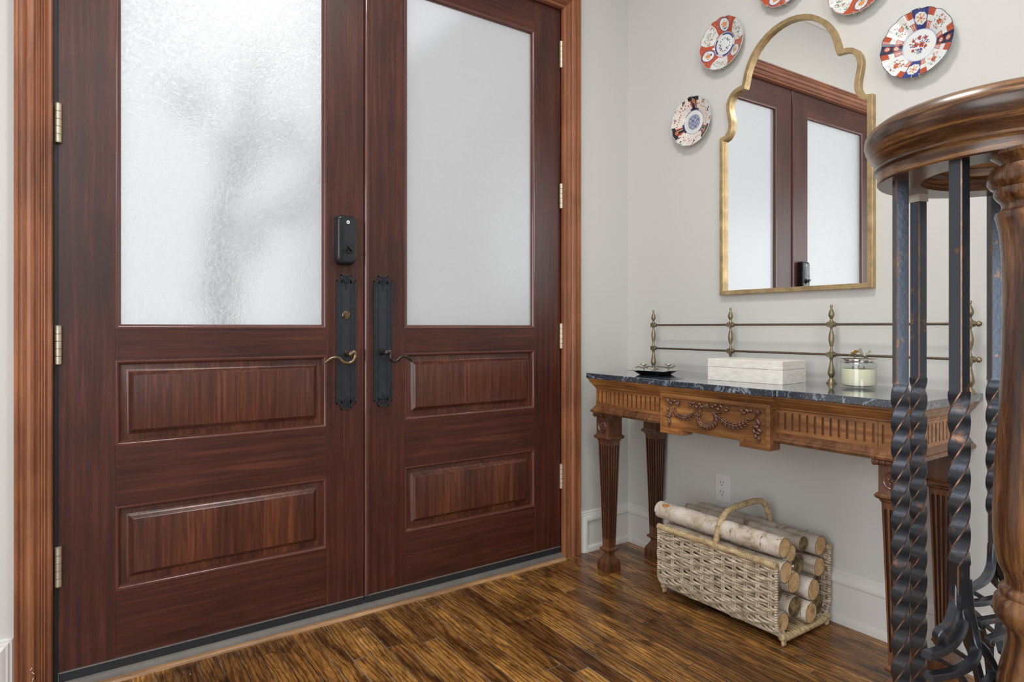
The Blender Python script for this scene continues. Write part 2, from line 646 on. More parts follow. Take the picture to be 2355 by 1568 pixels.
def wicker(name, a, b, c):
    m, nt, N, L, B = newmat(name)
    n = noise(nt, coords(nt, (3, 1, 3)), 26, 4, .6)
    L.new(ramp(nt, n, [(.3, a), (.5, b), (.72, c)]), B.inputs['Base Color'])
    B.inputs['Roughness'].default_value = .55
    bump(nt, B, noise(nt, coords(nt), 300, 2), .3, .001)
    return m


M_wick = wicker('willow_weave', (.26, .19, .12), (.55, .45, .33), (.74, .65, .52))
M_wrap = wicker('wrapped_cane', (.26, .17, .08), (.50, .37, .20), (.66, .53, .33))


def bark(name, dk):
    m, nt, N, L, B = newmat(name)
    v = coords(nt, (1, .9, 1))
    n = noise(nt, v, 16, 5, .65, .6)
    c = ramp(nt, n, [(.30, (.30 * dk, .21 * dk, .14 * dk)), (.44, (.58 * dk, .49 * dk, .39 * dk)), (.62, (.74 * dk, .68 * dk, .60 * dk))])
    v2 = coords(nt, (11, 60, 11))
    n2 = noise(nt, v2, 2.2, 3, .6)
    c = mixc(nt, 1.0, c, ramp(nt, n2, [(.30, (.25, .17, .11)), (.36, (1, 1, 1))]), 'MULTIPLY')
    L.new(c, B.inputs['Base Color'])
    B.inputs['Roughness'].default_value = .75
    bump(nt, B, math1(nt, 'ADD', n, n2), .5, .002)
    return m


M_bark = bark('birch_bark', 1.0)
M_barkg = bark('birch_bark_grey', .80)


def endgrain(name, a, b, spots):
    m, nt, N, L, B = newmat(name)
    n = noise(nt, coords(nt), 40, 4, .7, .5)
    st = [(.30, tuple(q * .5 for q in a)), (.45, a), (.7, b)] if not spots else [(.40, (.05, .038, .016)), (.52, a), (.66, b)]
    c = ramp(nt, n, st)
    L.new(c, B.inputs['Base Color'])
    B.inputs['Roughness'].default_value = .8
    bump(nt, B, n, .4, .001)
    return m


M_endc = endgrain('fresh_cut_end', (.58, .36, .16), (.74, .53, .29), False)
M_endd = endgrain('mossy_dark_end', (.17, .12, .045), (.36, .25, .10), True)

# ------------------------------------------------------------------ setting
WY = .025   # door wall plane
WX = .020   # right wall plane
CZ = 3.02
DX0, DX1, DXS, DXA = -2.225, -.399, -1.317, -1.300
DTOP = 2.464
XL, YB = -4.6, -5.6

mb = MB()
mb.box(XL - .1, WX + .12, YB - .1, WY + .005, -.04, 0)
tag(mk('floor', mb, M_floor), None, None, None, 'structure')
mb = MB()
mb.box(XL - .1, WX + .12, YB - .1, WY + .15, CZ, CZ + .05)
tag(mk('ceiling', mb, M_ceil), None, None, None, 'structure')
mb = MB()
mb.box(XL - .1, -2.245, WY, WY + .14, 0, CZ)
mb.box(-.380, WX + .12, WY, WY + .14, 0, CZ)
mb.box(-2.245, -.380, WY, WY + .14, 2.50, CZ)
tag(mk('wall_front', mb, M_wall), None, None, None, 'structure')
mb = MB()
mb.box(WX, WX + .12, YB, WY, 0, CZ)
tag(mk('wall_right', mb, M_wall), None, None, None, 'structure')
mb = MB()
mb.box(XL - .1, XL, YB, WY, 0, CZ)
tag(mk('wall_left', mb, M_wall), None, None, None, 'structure')
mb = MB()
mb.box(XL - .1, WX + .12, YB - .1, YB, 0, CZ)
tag(mk('wall_back', mb, M_wall), None, None, None, 'structure')


def run_profile(mb, prof, fn, a, b, m=0, mitre_a=0, mitre_b=0):
    """prof: (depth out of wall, height). fn(s, d, h)->xyz ; mitre shortens by depth*mitre"""
    r0 = [fn(a + mitre_a * d, d, h) for d, h in prof]
    r1 = [fn(b - mitre_b * d, d, h) for d, h in prof]
    mb.loft([r0, r1], m)


BASE = [(0, 0), (.023, 0), (.023, .012), (.021, .020), (.016, .026), (.013, .029), (.012, .134), (.016, .137), (.016, .141), (.022, .143),
        (.022, .150), (.020, .158), (.014, .166), (.013, .169), (.013, .171), (.009, .174), (.009, .179), (.005, .183), (0, .184)]
mb = MB()
run_profile(mb, BASE, lambda s, d, h: (WX - d, s, h), YB, WY, 0, 0, 1)
tag(mk('baseboard_right', mb, M_white, smooth=True, sharp=25), None, None, None, 'structure')
CAPP = [(0, 0), (.012, 0), (.016, .003), (.016, .007), (.022, .009), (.022, .016), (.020, .024), (.014, .032), (.013, .037), (.009, .040), (.009, .045), (.005, .049), (0, .050)]
mb = MB()
run_profile(mb, BASE, lambda s, d, h: (s, WY - d, h), -.262, WX, 0, 0, 1)
# mitred upright return beside the casing
for (xa, sg) in ((-.300, 1),):
    r0 = [(xa + (.050 - h) * sg, WY - d - .0006, .0) for d, h in CAPP]
    r1 = [(xa + (.050 - h) * sg, WY - d - .0006, .184 - (.050 - h)) for d, h in CAPP]
    mb.loft([r0, r1])
    r0 = [(xa + (.050 - h) * sg, WY - d - .0006, .134 + h) for d, h in CAPP]
    r1 = [(xa + .06, WY - d - .0006, .134 + h) for d, h in CAPP]
    mb.loft([r0, r1])
tag(mk('baseboard_front', mb, M_white, smooth=True, sharp=25), None, None, None, 'structure')
mb = MB()
run_profile(mb, BASE, lambda s, d, h: (s, WY - d, h), XL, -2.36)
r0 = [(-2.322 - (.050 - h), WY - d - .0006, .0) for d, h in CAPP]
r1 = [(-2.322 - (.050 - h), WY - d - .0006, .184 - (.050 - h)) for d, h in CAPP]
mb.loft([r0, r1])
r0 = [(-2.322 - (.050 - h), WY - d - .0006, .134 + h) for d, h in CAPP]
r1 = [(-2.322 - .06, WY - d - .0006, .134 + h) for d, h in CAPP]
mb.loft([r0, r1])
tag(mk('baseboard_left', mb, M_white, smooth=True, sharp=25), None, None, None, 'structure')
# crown moulding
CR = [(0, -.13), (.012, -.128), (.014, -.115), (.022, -.110), (.040, -.085), (.070, -.045), (.085, -.030), (.095, -.026), (.098, -.012), (.110, -.006), (.110, 0), (0, 0)]
mb = MB()
run_profile(mb, CR, lambda s, d, h: (s, WY - d, CZ + h), XL, WX, 0, 1, 1)
tag(mk('trim_3', mb, M_white, smooth=True, sharp=25), None, None, None, 'structure')
mb = MB()
run_profile(mb, CR, lambda s, d, h: (WX - d, s, CZ + h), YB, WY, 0, 1, 1)
tag(mk('trim_4', mb, M_white, smooth=True, sharp=25), None, None, None, 'structure')

# door casing: profile from outer edge (0) to inner edge (1), depth proud of the wall
CW = .096
CWL = .0855
CP = [(0, 0), (0, .024), (.06, .028), (.11, .027), (.125, .022), (.14, .0215), (.225, .0215), (.235, .019), (.26, .019), (.29, .0235), (.34, .0275), (.42, .029), (.50, .0265),
      (.545, .0215), (.555, .017), (.60, .017), (.615, .0205), (.64, .022), (.665, .0205), (.675, .018), (.69, .0205), (.715, .022), (.74, .0205), (.75, .018), (.765, .020),
      (.80, .0215), (.82, .019), (.83, .0165), (.85, .0165), (.865, .0215), (.91, .0245), (.96, .0235), (.99, .019), (1, .014), (1, 0)]
tr = thing('trim_1', None, None, (-1.31, WY, 0), kind='structure')
HZ = 2.452   # inner edge of head casing
XA, XB = -2.322, -.300
mb = MB()
mb.loft([[(XA + t * CWL, WY - d, 0) for t, d in CP], [(XA + t * CWL, WY - d, HZ + CW * (1 - t)) for t, d in CP]])
mk('casing_upright', mb, M_cas, tr, True, sharp=22)
mb = MB()
mb.loft([[(XB - t * CW, WY - d, 0) for t, d in CP], [(XB - t * CW, WY - d, HZ + CW * (1 - t)) for t, d in CP]])
mk('casing_upright', mb, M_cas, tr, True, sharp=22)
mb = MB()
mb.loft([[(XA + t * CWL, WY - d, HZ + CW * (1 - t)) for t, d in CP], [(XB - t * CW, WY - d, HZ + CW * (1 - t)) for t, d in CP]])
mk('casing_head', mb, M_casx, tr, True, sharp=22)
# jambs
for bx6 in ((-2.252, -2.2385, WY - .012, WY + .13, 0, 2.4685), (-.3935, -.379, WY - .012, WY + .13, 0, 2.4685), (-2.252, -.379, WY - .012, WY + .13, 2.4688, 2.51)):
    mb = MB()
    mb.box(*bx6)
    mk('jamb', mb, M_st, tr)
for bx6 in ((-2.2383, -2.2253, WY + .010, WY + .06, .022, 2.468), (-.3987, -.3937, WY + .012, WY + .06, .022, 2.468), (-2.2253, -.3987, WY + .012, WY + .06, 2.4643, 2.4686)):
    mb = MB()
    mb.box(*bx6)
    mk('weatherstrip', mb, M_rubber, tr)
# paint chips on the left casing
mb = MB()
for (px, pz, an, ln) in ((0.0, .046, 1.0, .007), (.004, .034, -.9, .008), (.004, .018, 1.4, .008), (0, .009, .8, .007)):
    cx, cz = -2.284 + px, .048 + pz
    dx, dz = cos(an) * ln / 2, sin(an) * ln / 2
    mb.tube([(cx - dx, -.0042, cz - dz), (cx, -.0046, cz), (cx + dx, -.0042, cz + dz)], .0009, 6)
ch = mk('paint_chip', mb, M_plastic, tr)
tag(ch, 'small white paint flecks', kind='stuff')

# threshold
th = thing('trim_2', None, None, (-1.31, .01, 0), kind='structure')
mb = MB()
pr_ = [(.13, 0), (.13, .020), (.036, .020), (.030, .022), (.024, .0215), (.016, .017), (.006, .0125), (-.001, .0105), (-.001, 0)]
mb.loft([[(-2.226, y, z) for y, z in pr_], [(-.397, y, z) for y, z in pr_]])
mk('threshold_plate', mb, M_alum, th, True, sharp=50)
mb = MB()
pr_ = [(-.001, 0), (-.001, .0105), (-.006, .0110), (-.012, .0095), (-.017, .005), (-.018, 0)]
mb.loft([[(-2.226, y, z) for y, z in pr_], [(-.400, y, z) for y, z in pr_]])
mk('oak_nosing', mb, M_oakstrip, th, True, sharp=50)

# ------------------------------------------------------------------ doors
DY = .030     # door face
DT = .045


def quadloops(mb, x0, x1, z0, z1, loops, y0, m=0, cap=None):
    """nested rectangles, loops of (inset, depth behind y0)"""
    rings = []
    for ins, dep in loops:
        rings.append([(x0 + ins, y0 + dep, z0 + ins), (x1 - ins, y0 + dep, z0 + ins), (x1 - ins, y0 + dep, z1 - ins), (x0 + ins, y0 + dep, z1 - ins)])
    n = 4
    vs = [p for r in rings for p in r]
    fs = []
    for i in range(len(rings) - 1):
        for j in range(4):
            k = (j + 1) % 4
            fs.append((i * 4 + j, i * 4 + k, i * 4 + 4 + k, i * 4 + 4 + j))
    if cap:
        fs.append(tuple(len(rings) * 4 - 4 + j for j in range(4)))
    mb.add(vs, fs, m)


STK = [(0, 0), (.0008, -.0012), (.003, -.0016), (.0055, -.0008), (.008, .0012), (.0100, .0040), (.0115, .0075), (.0122, .011), (.0125, .016), (.013, .021)]
GLB = [(0, 0), (.0008, -.0012), (.003, -.0016), (.006, -.0008), (.009, .0015), (.0115, .0045), (.0135, .008), (.0145, .013)]


def build_door(idx, x0, x1, ox0, ox1, ast=None):
    d = thing('door_%d' % idx, None, None, ((x0 + x1) / 2, DY, .05), kind='structure')
    zt = DTOP
    zs = .050
    g = .0003
    mb = MB()
    mb.box(x0, ox0, DY, DY + DT, zs, zt)
    mk('stile', mb, M_st, d, bevel=.0008)
    mb = MB()
    mb.box(ox1, x1, DY, DY + DT, zs, zt)
    mk('stile', mb, M_st, d, bevel=.0008)
    for a, b in ((zs, .248), (.498, .677), (.931, 1.025), (2.322, zt)):
        mb = MB()
        mb.box(ox0 + g, ox1 - g, DY + g, DY + DT, a, b)
        mk('rail', mb, M_rl, d, bevel=.0006)
    for a, b in ((.248, .498), (.677, .931)):
        mb = MB()
        quadloops(mb, ox0, ox1, a, b, STK, DY)
        mk('panel_moulding', mb, M_mold, d, True, sharp=30)
        mb = MB()
        quadloops(mb, ox0 + .0125, ox1 - .0125, a + .0125, b - .0125,
                  [(0, .018), (.015, .0165), (.017, .016), (.0205, .0140), (.025, .0095), (.030, .0040), (.033, .0015), (.0335, -.0012), (.036, -.0016)], DY, cap=True)
        mb.box(ox0 + .004, ox1 - .004, DY + .021, DY + .035, a + .004, b - .004)
        mk('raised_panel', mb, M_pan, d, True, sharp=30)
    mb = MB()
    quadloops(mb, ox0, ox1, 1.025, 2.322, GLB, DY)
    mk('glazing_bead', mb, M_mold, d, True, sharp=30)
    mb = MB()
    mb.box(ox0 + .002, ox1 - .002, DY + .013, DY + .019, 1.027, 2.320)
    mk('glass_pane', mb, M_glass if idx == 1 else M_glass2, d)
    # sweep
    mb = MB()
    mb.box(x0 + .001, x1 - .001, DY - .003, DY + .03, .0226, zs - .003)
    mk('door_sweep', mb, M_rubber, d, bevel=.0015)
    mb = MB()
    mb.box(x0 + .001, x1 - .001, DY - .0045, DY + .03, zs - .003, zs)
    mk('sweep_strip', mb, M_alum, d)
    if ast:
        mb = MB()
        prf = [(0, 0), (0, .006), (.003, .009), (.007, .010), (.011, .009), (.0135, .0055), (.0145, .004), (.017, .004), (.017, 0)]
        mb.loft([[(ast + u, DY - v, zs) for u, v in prf], [(ast + u, DY - v, zt) for u, v in prf]])
        mk('astragal', mb, M_mold, d, True, sharp=40)
    return d


d1 = build_door(1, DX0, DXS - .003, -2.087, -1.456)
d2 = build_door(2, DXS, DX1, -1.156, -.540, ast=DXS)


def hinge(par, x, z0, z1, side):
    mb = MB()
    n = 5
    hgt = (z1 - z0) / n
    yc = DY - .0085
    for k in range(n):
        mb.lathe([(.0005, 0), (.0084, .0007), (.0084, hgt - .0007), (.0005, hgt)], (x, yc, z0 + k * hgt), 14)
    mb.lathe([(.004, -.003), (.0084, -.0015), (.0084, 0)], (x, yc, z0), 14)
    mb.lathe([(.0084, 0), (.0084, .0015), (.003, .003)], (x, yc, z1), 14)
    mk('hinge', mb, M_brass, par, True, sharp=40)


for z0, z1 in ((.299, .407), (.927, 1.033), (1.554, 1.661), (2.180, 2.288)):
    hinge(d1, -2.2245, z0, z1, 1)
for z0, z1 in ((.312, .417), (.937, 1.045), (1.563, 1.670), (2.192, 2.306)):
    hinge(d2, -.3990, z0, z1, -1)


def handle_plate(par, xc, z0, z1, lever, levmat, hub, turn):
    hw, tw = .036, .020
    y0 = DY
    mb = MB()
    a = .019
    poly = [(-hw, z0 + a), (-tw, z0 + a), (-tw, z0), (tw, z0), (tw, z0 + a), (hw, z0 + a), (hw, z1 - a), (tw, z1 - a), (tw, z1), (-tw, z1), (-tw, z1 - a), (-hw, z1 - a)]
    mb.prism(poly, lambda u, v, d: (xc + u, y0 - d, v), 0, .004)
    # stepped ridges
    for (u0, u1, dd) in ((-hw, -hw + .004, .007), (hw - .004, hw, .007), (-hw + .0075, -hw + .011, .0055), (hw - .011, hw - .0075, .0055), (-tw + .001, -tw + .004, .008), (tw - .004, tw - .001, .008)):
        mb.box(xc + u0, xc + u1, y0 - dd, y0 - .003, z0 + a, z1 - a)
    for zz, s in ((z0, 1), (z1, -1)):
        mb.box(xc - tw, xc + tw, y0 - .008, y0 - .003, zz, zz + s * .004)
        mb.box(xc - tw, xc - tw + .004, y0 - .008, y0 - .003, zz, zz + s * .03)
        mb.box(xc + tw - .004, xc + tw, y0 - .008, y0 - .003, zz, zz + s * .03)
        mb.box(xc - hw, xc - tw, y0 - .007, y0 - .003, zz + s * a, zz + s * (a + .004))
        mb.box(xc + tw, xc + hw, y0 - .007, y0 - .003, zz + s * a, zz + s * (a + .004))
    mk('handle_plate', mb, M_plate, par)
    # pierced gothic tracery at both ends
    mb = MB()
    for zz, s in ((z0, 1), (z1, -1)):
        c = zz + s * .020
        R = .0125
        mb.tube([(xc + R * cos(t), y0 - .007, c + R * sin(t)) for t in [2 * pi * k / 20 for k in range(20)]], .0014, 6, closed=True)
        for k in range(3):
            t = s * pi / 2 + k * 2 * pi / 3
            t2 = t + 2 * pi / 3
            mb.tube([(xc + R * cos(t), y0 - .0075, c + R * sin(t)), (xc + R * cos(t2), y0 - .0075, c + R * sin(t2))], .0014, 6)
            mb.ell((xc + .004 * cos(t), y0 - .006, c + .004 * sin(t)), (1, 0, 0), (0, 0, 1), (0, 1, 0), .003, .003, .002)
        for q in (0, 1, 2):
            mb.ell((xc, y0 - .006, zz + s * (.038 + .006 * q)), (1, 0, 0), (0, 0, 1), (0, 1, 0), .0045 - .001 * q, .0030, .003)
        for sx in (-1, 1):
            cx = xc + sx * (hw - .008)
            mb.tube([(cx + .0048 * cos(t), y0 - .0065, zz + s * .030 + .0048 * sin(t)) for t in [2 * pi * k / 14 for k in range(14)]], .0012, 6, closed=True)
            mb.ell((cx, y0 - .006, zz + s * .040), (1, 0, 0), (0, 0, 1), (0, 1, 0), .003, .004, .002)
            mb.tube([(xc + sx * .004, y0 - .007, zz + s * .006), (xc + sx * .015, y0 - .007, zz + s * .016)], .0012, 6)
    mk('plate_tracery', mb, M_plate, par, True)
    # lever
    mb = MB()
    hx, hz = hub
    mb.lathe([(.0001, 0), (.013, .0), (.012, -.004), (.0095, -.010), (.0085, -.016), (.0095, -.026), (.0095, -.032), (.0105, -.046), (.011, -.052), (.009, -.056), (.0001, -.058)], (hx, y0 - .002, hz), 20, 'y')
    pts = [np.array((hx, -.026, hz))] + [np.array(p) for p in lever]
    # smooth by Catmull-Rom
    P = []
    for i in range(len(pts) - 1):
        p0, p1, p2, p3 = pts[max(i - 1, 0)], pts[i], pts[i + 1], pts[min(i + 2, len(pts) - 1)]
        for k in range(5):
            t = k / 5
            P.append(.5 * ((2 * p1) + (-p0 + p2) * t + (2 * p0 - 5 * p1 + 4 * p2 - p3) * t * t + (-p0 + 3 * p1 - 3 * p2 + p3) * t ** 3))
    P.append(pts[-1])
    n = len(P)
    rad = [.0075 - .0035 * abs(i / n - .25) - (.0025 if i > n * .9 else 0) * ((i - n * .9) / (n * .1)) for i in range(n)]
    mb.tube(P, rad, 12)
    mk('lever_handle', mb, levmat, par, True, sharp=60)
    if turn:
        mb = MB()
        mb.lathe([(.0001, 0), (.0155, 0), (.0155, -.003), (.013, -.005), (.0001, -.005)], (xc, y0 - .004, turn), 24, 'y')
        mb.strap([(xc - .010, y0 - .014, turn - .006), (xc + .010, y0 - .014, turn + .006)], .007, .012, (0, 0, 1))
        tag(mk('thumb_turn', mb, M_lever, par, True), 'antique brass thumb turn')


LL = [(-1.379, -.030, .944), (-1.3735, -.03, .930), (-1.382, -.03, .912), (-1.399, -.03, .904), (-1.419, -.03, .910), (-1.433, -.03, .923), (-1.451, -.03, .925), (-1.469, -.03, .918), (-1.482, -.03, .907)]
LR = [(-1.244, -.030, .944), (-1.239, -.03, .932), (-1.240, -.03, .919), (-1.232, -.03, .908), (-1.218, -.03, .907), (-1.198, -.03, .921), (-1.175, -.03, .920), (-1.154, -.03, .902)]
handle_plate(d1, -1.387, .738, 1.218, LL, M_lever, (-1.385, .936), 1.074)
handle_plate(d2, -1.246, .738, 1.220, LR, M_leverd, (-1.251, .938), None)

# electronic deadbolt
lk = thing('smart_lock', 'black rounded keypad deadbolt with thumb turn above the left door lever', 'door lock', (-1.394, DY, 1.257))
mb = MB()


def rrect(hw, z0, z1, rt, rb, n=6):
    P = []
    for (cx, cz, r, a0) in ((hw - rb, z0 + rb, rb, -pi / 2), (hw - rt, z1 - rt, rt, 0), (-hw + rt, z1 - rt, rt, pi / 2), (-hw + rb, z0 + rb, rb, pi)):
        for k in range(n + 1):
            a = a0 + (pi / 2) * k / n
            P.append((cx + r * cos(a), cz + r * sin(a)))
    return P


def scaled(P, s, c):
    return [(u * s, c + (v - c) * s) for u, v in P]


xk = -1.3945
Pb = rrect(.0345, 1.252, 1.427, .012, .022)
zc = 1.34
rings = [[(xk + u, DY - dd, v) for u, v in scaled(Pb, s, zc)] for dd, s in ((0, 1.0), (.024, 1.0), (.031, .975), (.036, .93), (.0375, .86))]
mb.loft(rings)
mk('lock_body', mb, M_lock, lk, True, sharp=50)
mb = MB()
mb.box(xk - .0318, xk + .0318, DY - .0382, DY - .03, 1.3385, 1.3400)
mk('cover_seam', mb, M_slot, lk)
mb = MB()
mb.lathe([(.0001, 0), (.0185, 0), (.0185, -.003), (.016, -.006), (.0001, -.006)], (xk + .004, DY - .036, 1.308), 26, 'y')
mb.lathe([(.0001, 0), (.012, 0), (.0115, -.008), (.0001, -.009)], (xk + .004, DY - .041, 1.308), 22, 'y')
mb.strap([(xk - .004, DY - .056, 1.3155), (xk + .012, DY - .056, 1.3005)], .007, .014, (0, 0, 1))
mk('thumb_turn', mb, M_lock, lk, True)
mb = MB()
mb.lathe([(.0001, 0), (.0062, 0), (.0062, -.0012), (.0001, -.0012)], (xk + .003, DY - .0372, 1.402), 24, 'y')
bd = mk('badge', mb, M_lockw, lk, True)
tc_ = bpy.data.curves.new('badge_text', 'FONT')
tc_.body = 'Yale'
tc_.size = .0052
tc_.align_x = 'CENTER'
tc_.align_y = 'CENTER'
tc_.extrude = .0002
to = bpy.data.objects.new('badge_text', tc_)
COL.objects.link(to)
oo = parent_org(bd)
tc_.materials.append(M_slot)
tm = bpy.data.meshes.new_from_object(to)
bpy.data.objects.remove(to)
tm.transform(Matrix.Rotation(radians(90), 4, 'X'))
to = bpy.data.objects.new('lettering', tm)
COL.objects.link(to)
to.parent = bd
to.location = (xk + .003 - oo[0], DY - .0386 - oo[1], 1.402 - oo[2])

# ------------------------------------------------------------------ outlet
ol = thing('wall_outlet', 'white duplex electrical outlet on the wall above the log basket', 'outlet', (WX, -.522, .364))
mb = MB()
mb.prism(rrect(.036, .308, .422, .003, .003, 3), lambda u, v, d: (WX - d, -.522 + u, v), 0, .0045)
mk('cover_plate', mb, M_plastic, ol, bevel=.002)
for zc in (.346, .385):
    mb = MB()
    P = [(.0165 * cos(t), max(-.0135, min(.0135, .0165 * sin(t)))) for t in [2 * pi * k / 32 for k in range(32)]]
    mb.prism(P, lambda u, v, d: (WX - d, -.522 + u, zc + v), .004, .0062)
    rc = mk('receptacle', mb, M_plastic, ol, bevel=.0006)
    mb = MB()
    mb.box(WX - .0066, WX - .006, -.522 - .0075, -.522 - .0055, zc + .001, zc + .0085)
    mb.box(WX - .0066, WX - .006, -.522 + .0055, -.522 + .0075, zc + .0005, zc + .009)
    mb.lathe([(.0001, 0), (.0024, 0), (.0024, -.0004), (.0001, -.0004)], (WX - .0062, -.522, zc - .0075), 12, 'x')
    mk('slots', mb, M_slot, rc)
mb = MB()
mb.lathe([(.0001, 0), (.003, 0), (.0025, -.001), (.0001, -.0012)], (WX - .0045, -.522, .3655), 12, 'x')
mk('screw', mb, M_plastic, ol)

# ------------------------------------------------------------------ mirror
mc = -.8255
mr = thing('wall_mirror', 'tall gold framed mirror with scalloped arched top above the console table', 'mirror', (WX, mc, 1.162))
half = [(.303, 1.162), (.303, 1.808), (.289, 1.809), (.279, 1.812), (.272, 1.818), (.265, 1.828), (.261, 1.840), (.260, 1.855), (.262, 1.872), (.267, 1.895), (.2705, 1.915), (.270, 1.935), (.264, 1.955),
        (.253, 1.972), (.238, 1.984), (.218, 1.991), (.198, 1.993), (.195, 2.002), (.191, 2.020), (.185, 2.042), (.175, 2.068), (.160, 2.094), (.141, 2.119), (.118, 2.140), (.092, 2.158), (.062, 2.171), (.031, 2.179), (0, 2.182)]
outl = half + [(-u, v) for u, v in half[-2::-1]]


def offset(P, t):
    n = len(P)
    area2 = sum(P[i][0] * P[(i + 1) % n][1] - P[(i + 1) % n][0] * P[i][1] for i in range(n))
    sg = 1 if area2 > 0 else -1
    Q = []
    for i in range(n):
        a, b, c = np.array(P[i - 1]), np.array(P[i]), np.array(P[(i + 1) % n])
        e1 = (b - a) / np.linalg.norm(b - a)
        e2 = (c - b) / np.linalg.norm(c - b)
        n1 = np.array((-e1[1], e1[0])) * sg
        n2 = np.array((-e2[1], e2[0])) * sg
        nn = n1 + n2
        nn /= np.linalg.norm(nn)
        k = min(1 / max(nn @ n1, .3), 1.6)
        Q.append(tuple(b + nn * t * k))
    return Q


FRW = .0175
inn = offset(outl, FRW)
FX = WX - .025
mb = MB()
r = []
for P, x in ((outl, WX), (outl, FX + .001), (offset(outl, .0012), FX), (offset(outl, FRW - .0012), FX), (inn, FX + .001), (inn, FX + .0195)):
    r.append([(x, mc - u, v) for u, v in P])
mb.loft(r, cap=False)
mk('mirror_frame', mb, M_gold, mr, True, sharp=30)
mb = MB()
MR = radians(1.0)
mb.v = []
pl = offset(outl, FRW - .003)
vs = []
for u, v in pl:
    vs.append((FX + .0125 + -u * math.tan(MR), mc - u, v))
for u, v in pl:
    vs.append((FX + .0165 + -u * math.tan(MR), mc - u, v))
n = len(pl)
mb.add(vs, [tuple(range(n)), tuple(range(2 * n - 1, n - 1, -1))] + [(i, n + i, n + (i + 1) % n, (i + 1) % n) for i in range(n)])
mk('mirror_glass', mb, M_mirror, mr)
mb = MB()
mb.prism(offset(outl, .003), lambda u, v, d: (WX - d, mc - u, v), .0005, .0075)
mk('backing_board', mb, M_slot, mr)


# ------------------------------------------------------------------ plates
def plate_mat():
    m, nt, N, L, B = newmat('painted_porcelain')
    a = nt.nodes.new('ShaderNodeVertexColor')
    a.layer_name = 'paint'
    L.new(a.outputs['Color'], B.inputs['Base Color'])
    B.inputs['Roughness'].default_value = .12
    B.inputs['Coat Weight'].default_value = .5
    B.inputs['Coat Roughness'].default_value = .05
    return m


M_porc = plate_mat()
WHT = np.array((.74, .76, .74))
RED = np.array((.46, .085, .035))
BLU = np.array((.035, .055, .22))
DBL = np.array((.02, .025, .07))
ORG = np.array((.66, .30, .10))
GRN = np.array((.06, .25, .16))
GRY = np.array((.30, .34, .36))
BLK = np.array((.012, .014, .02))


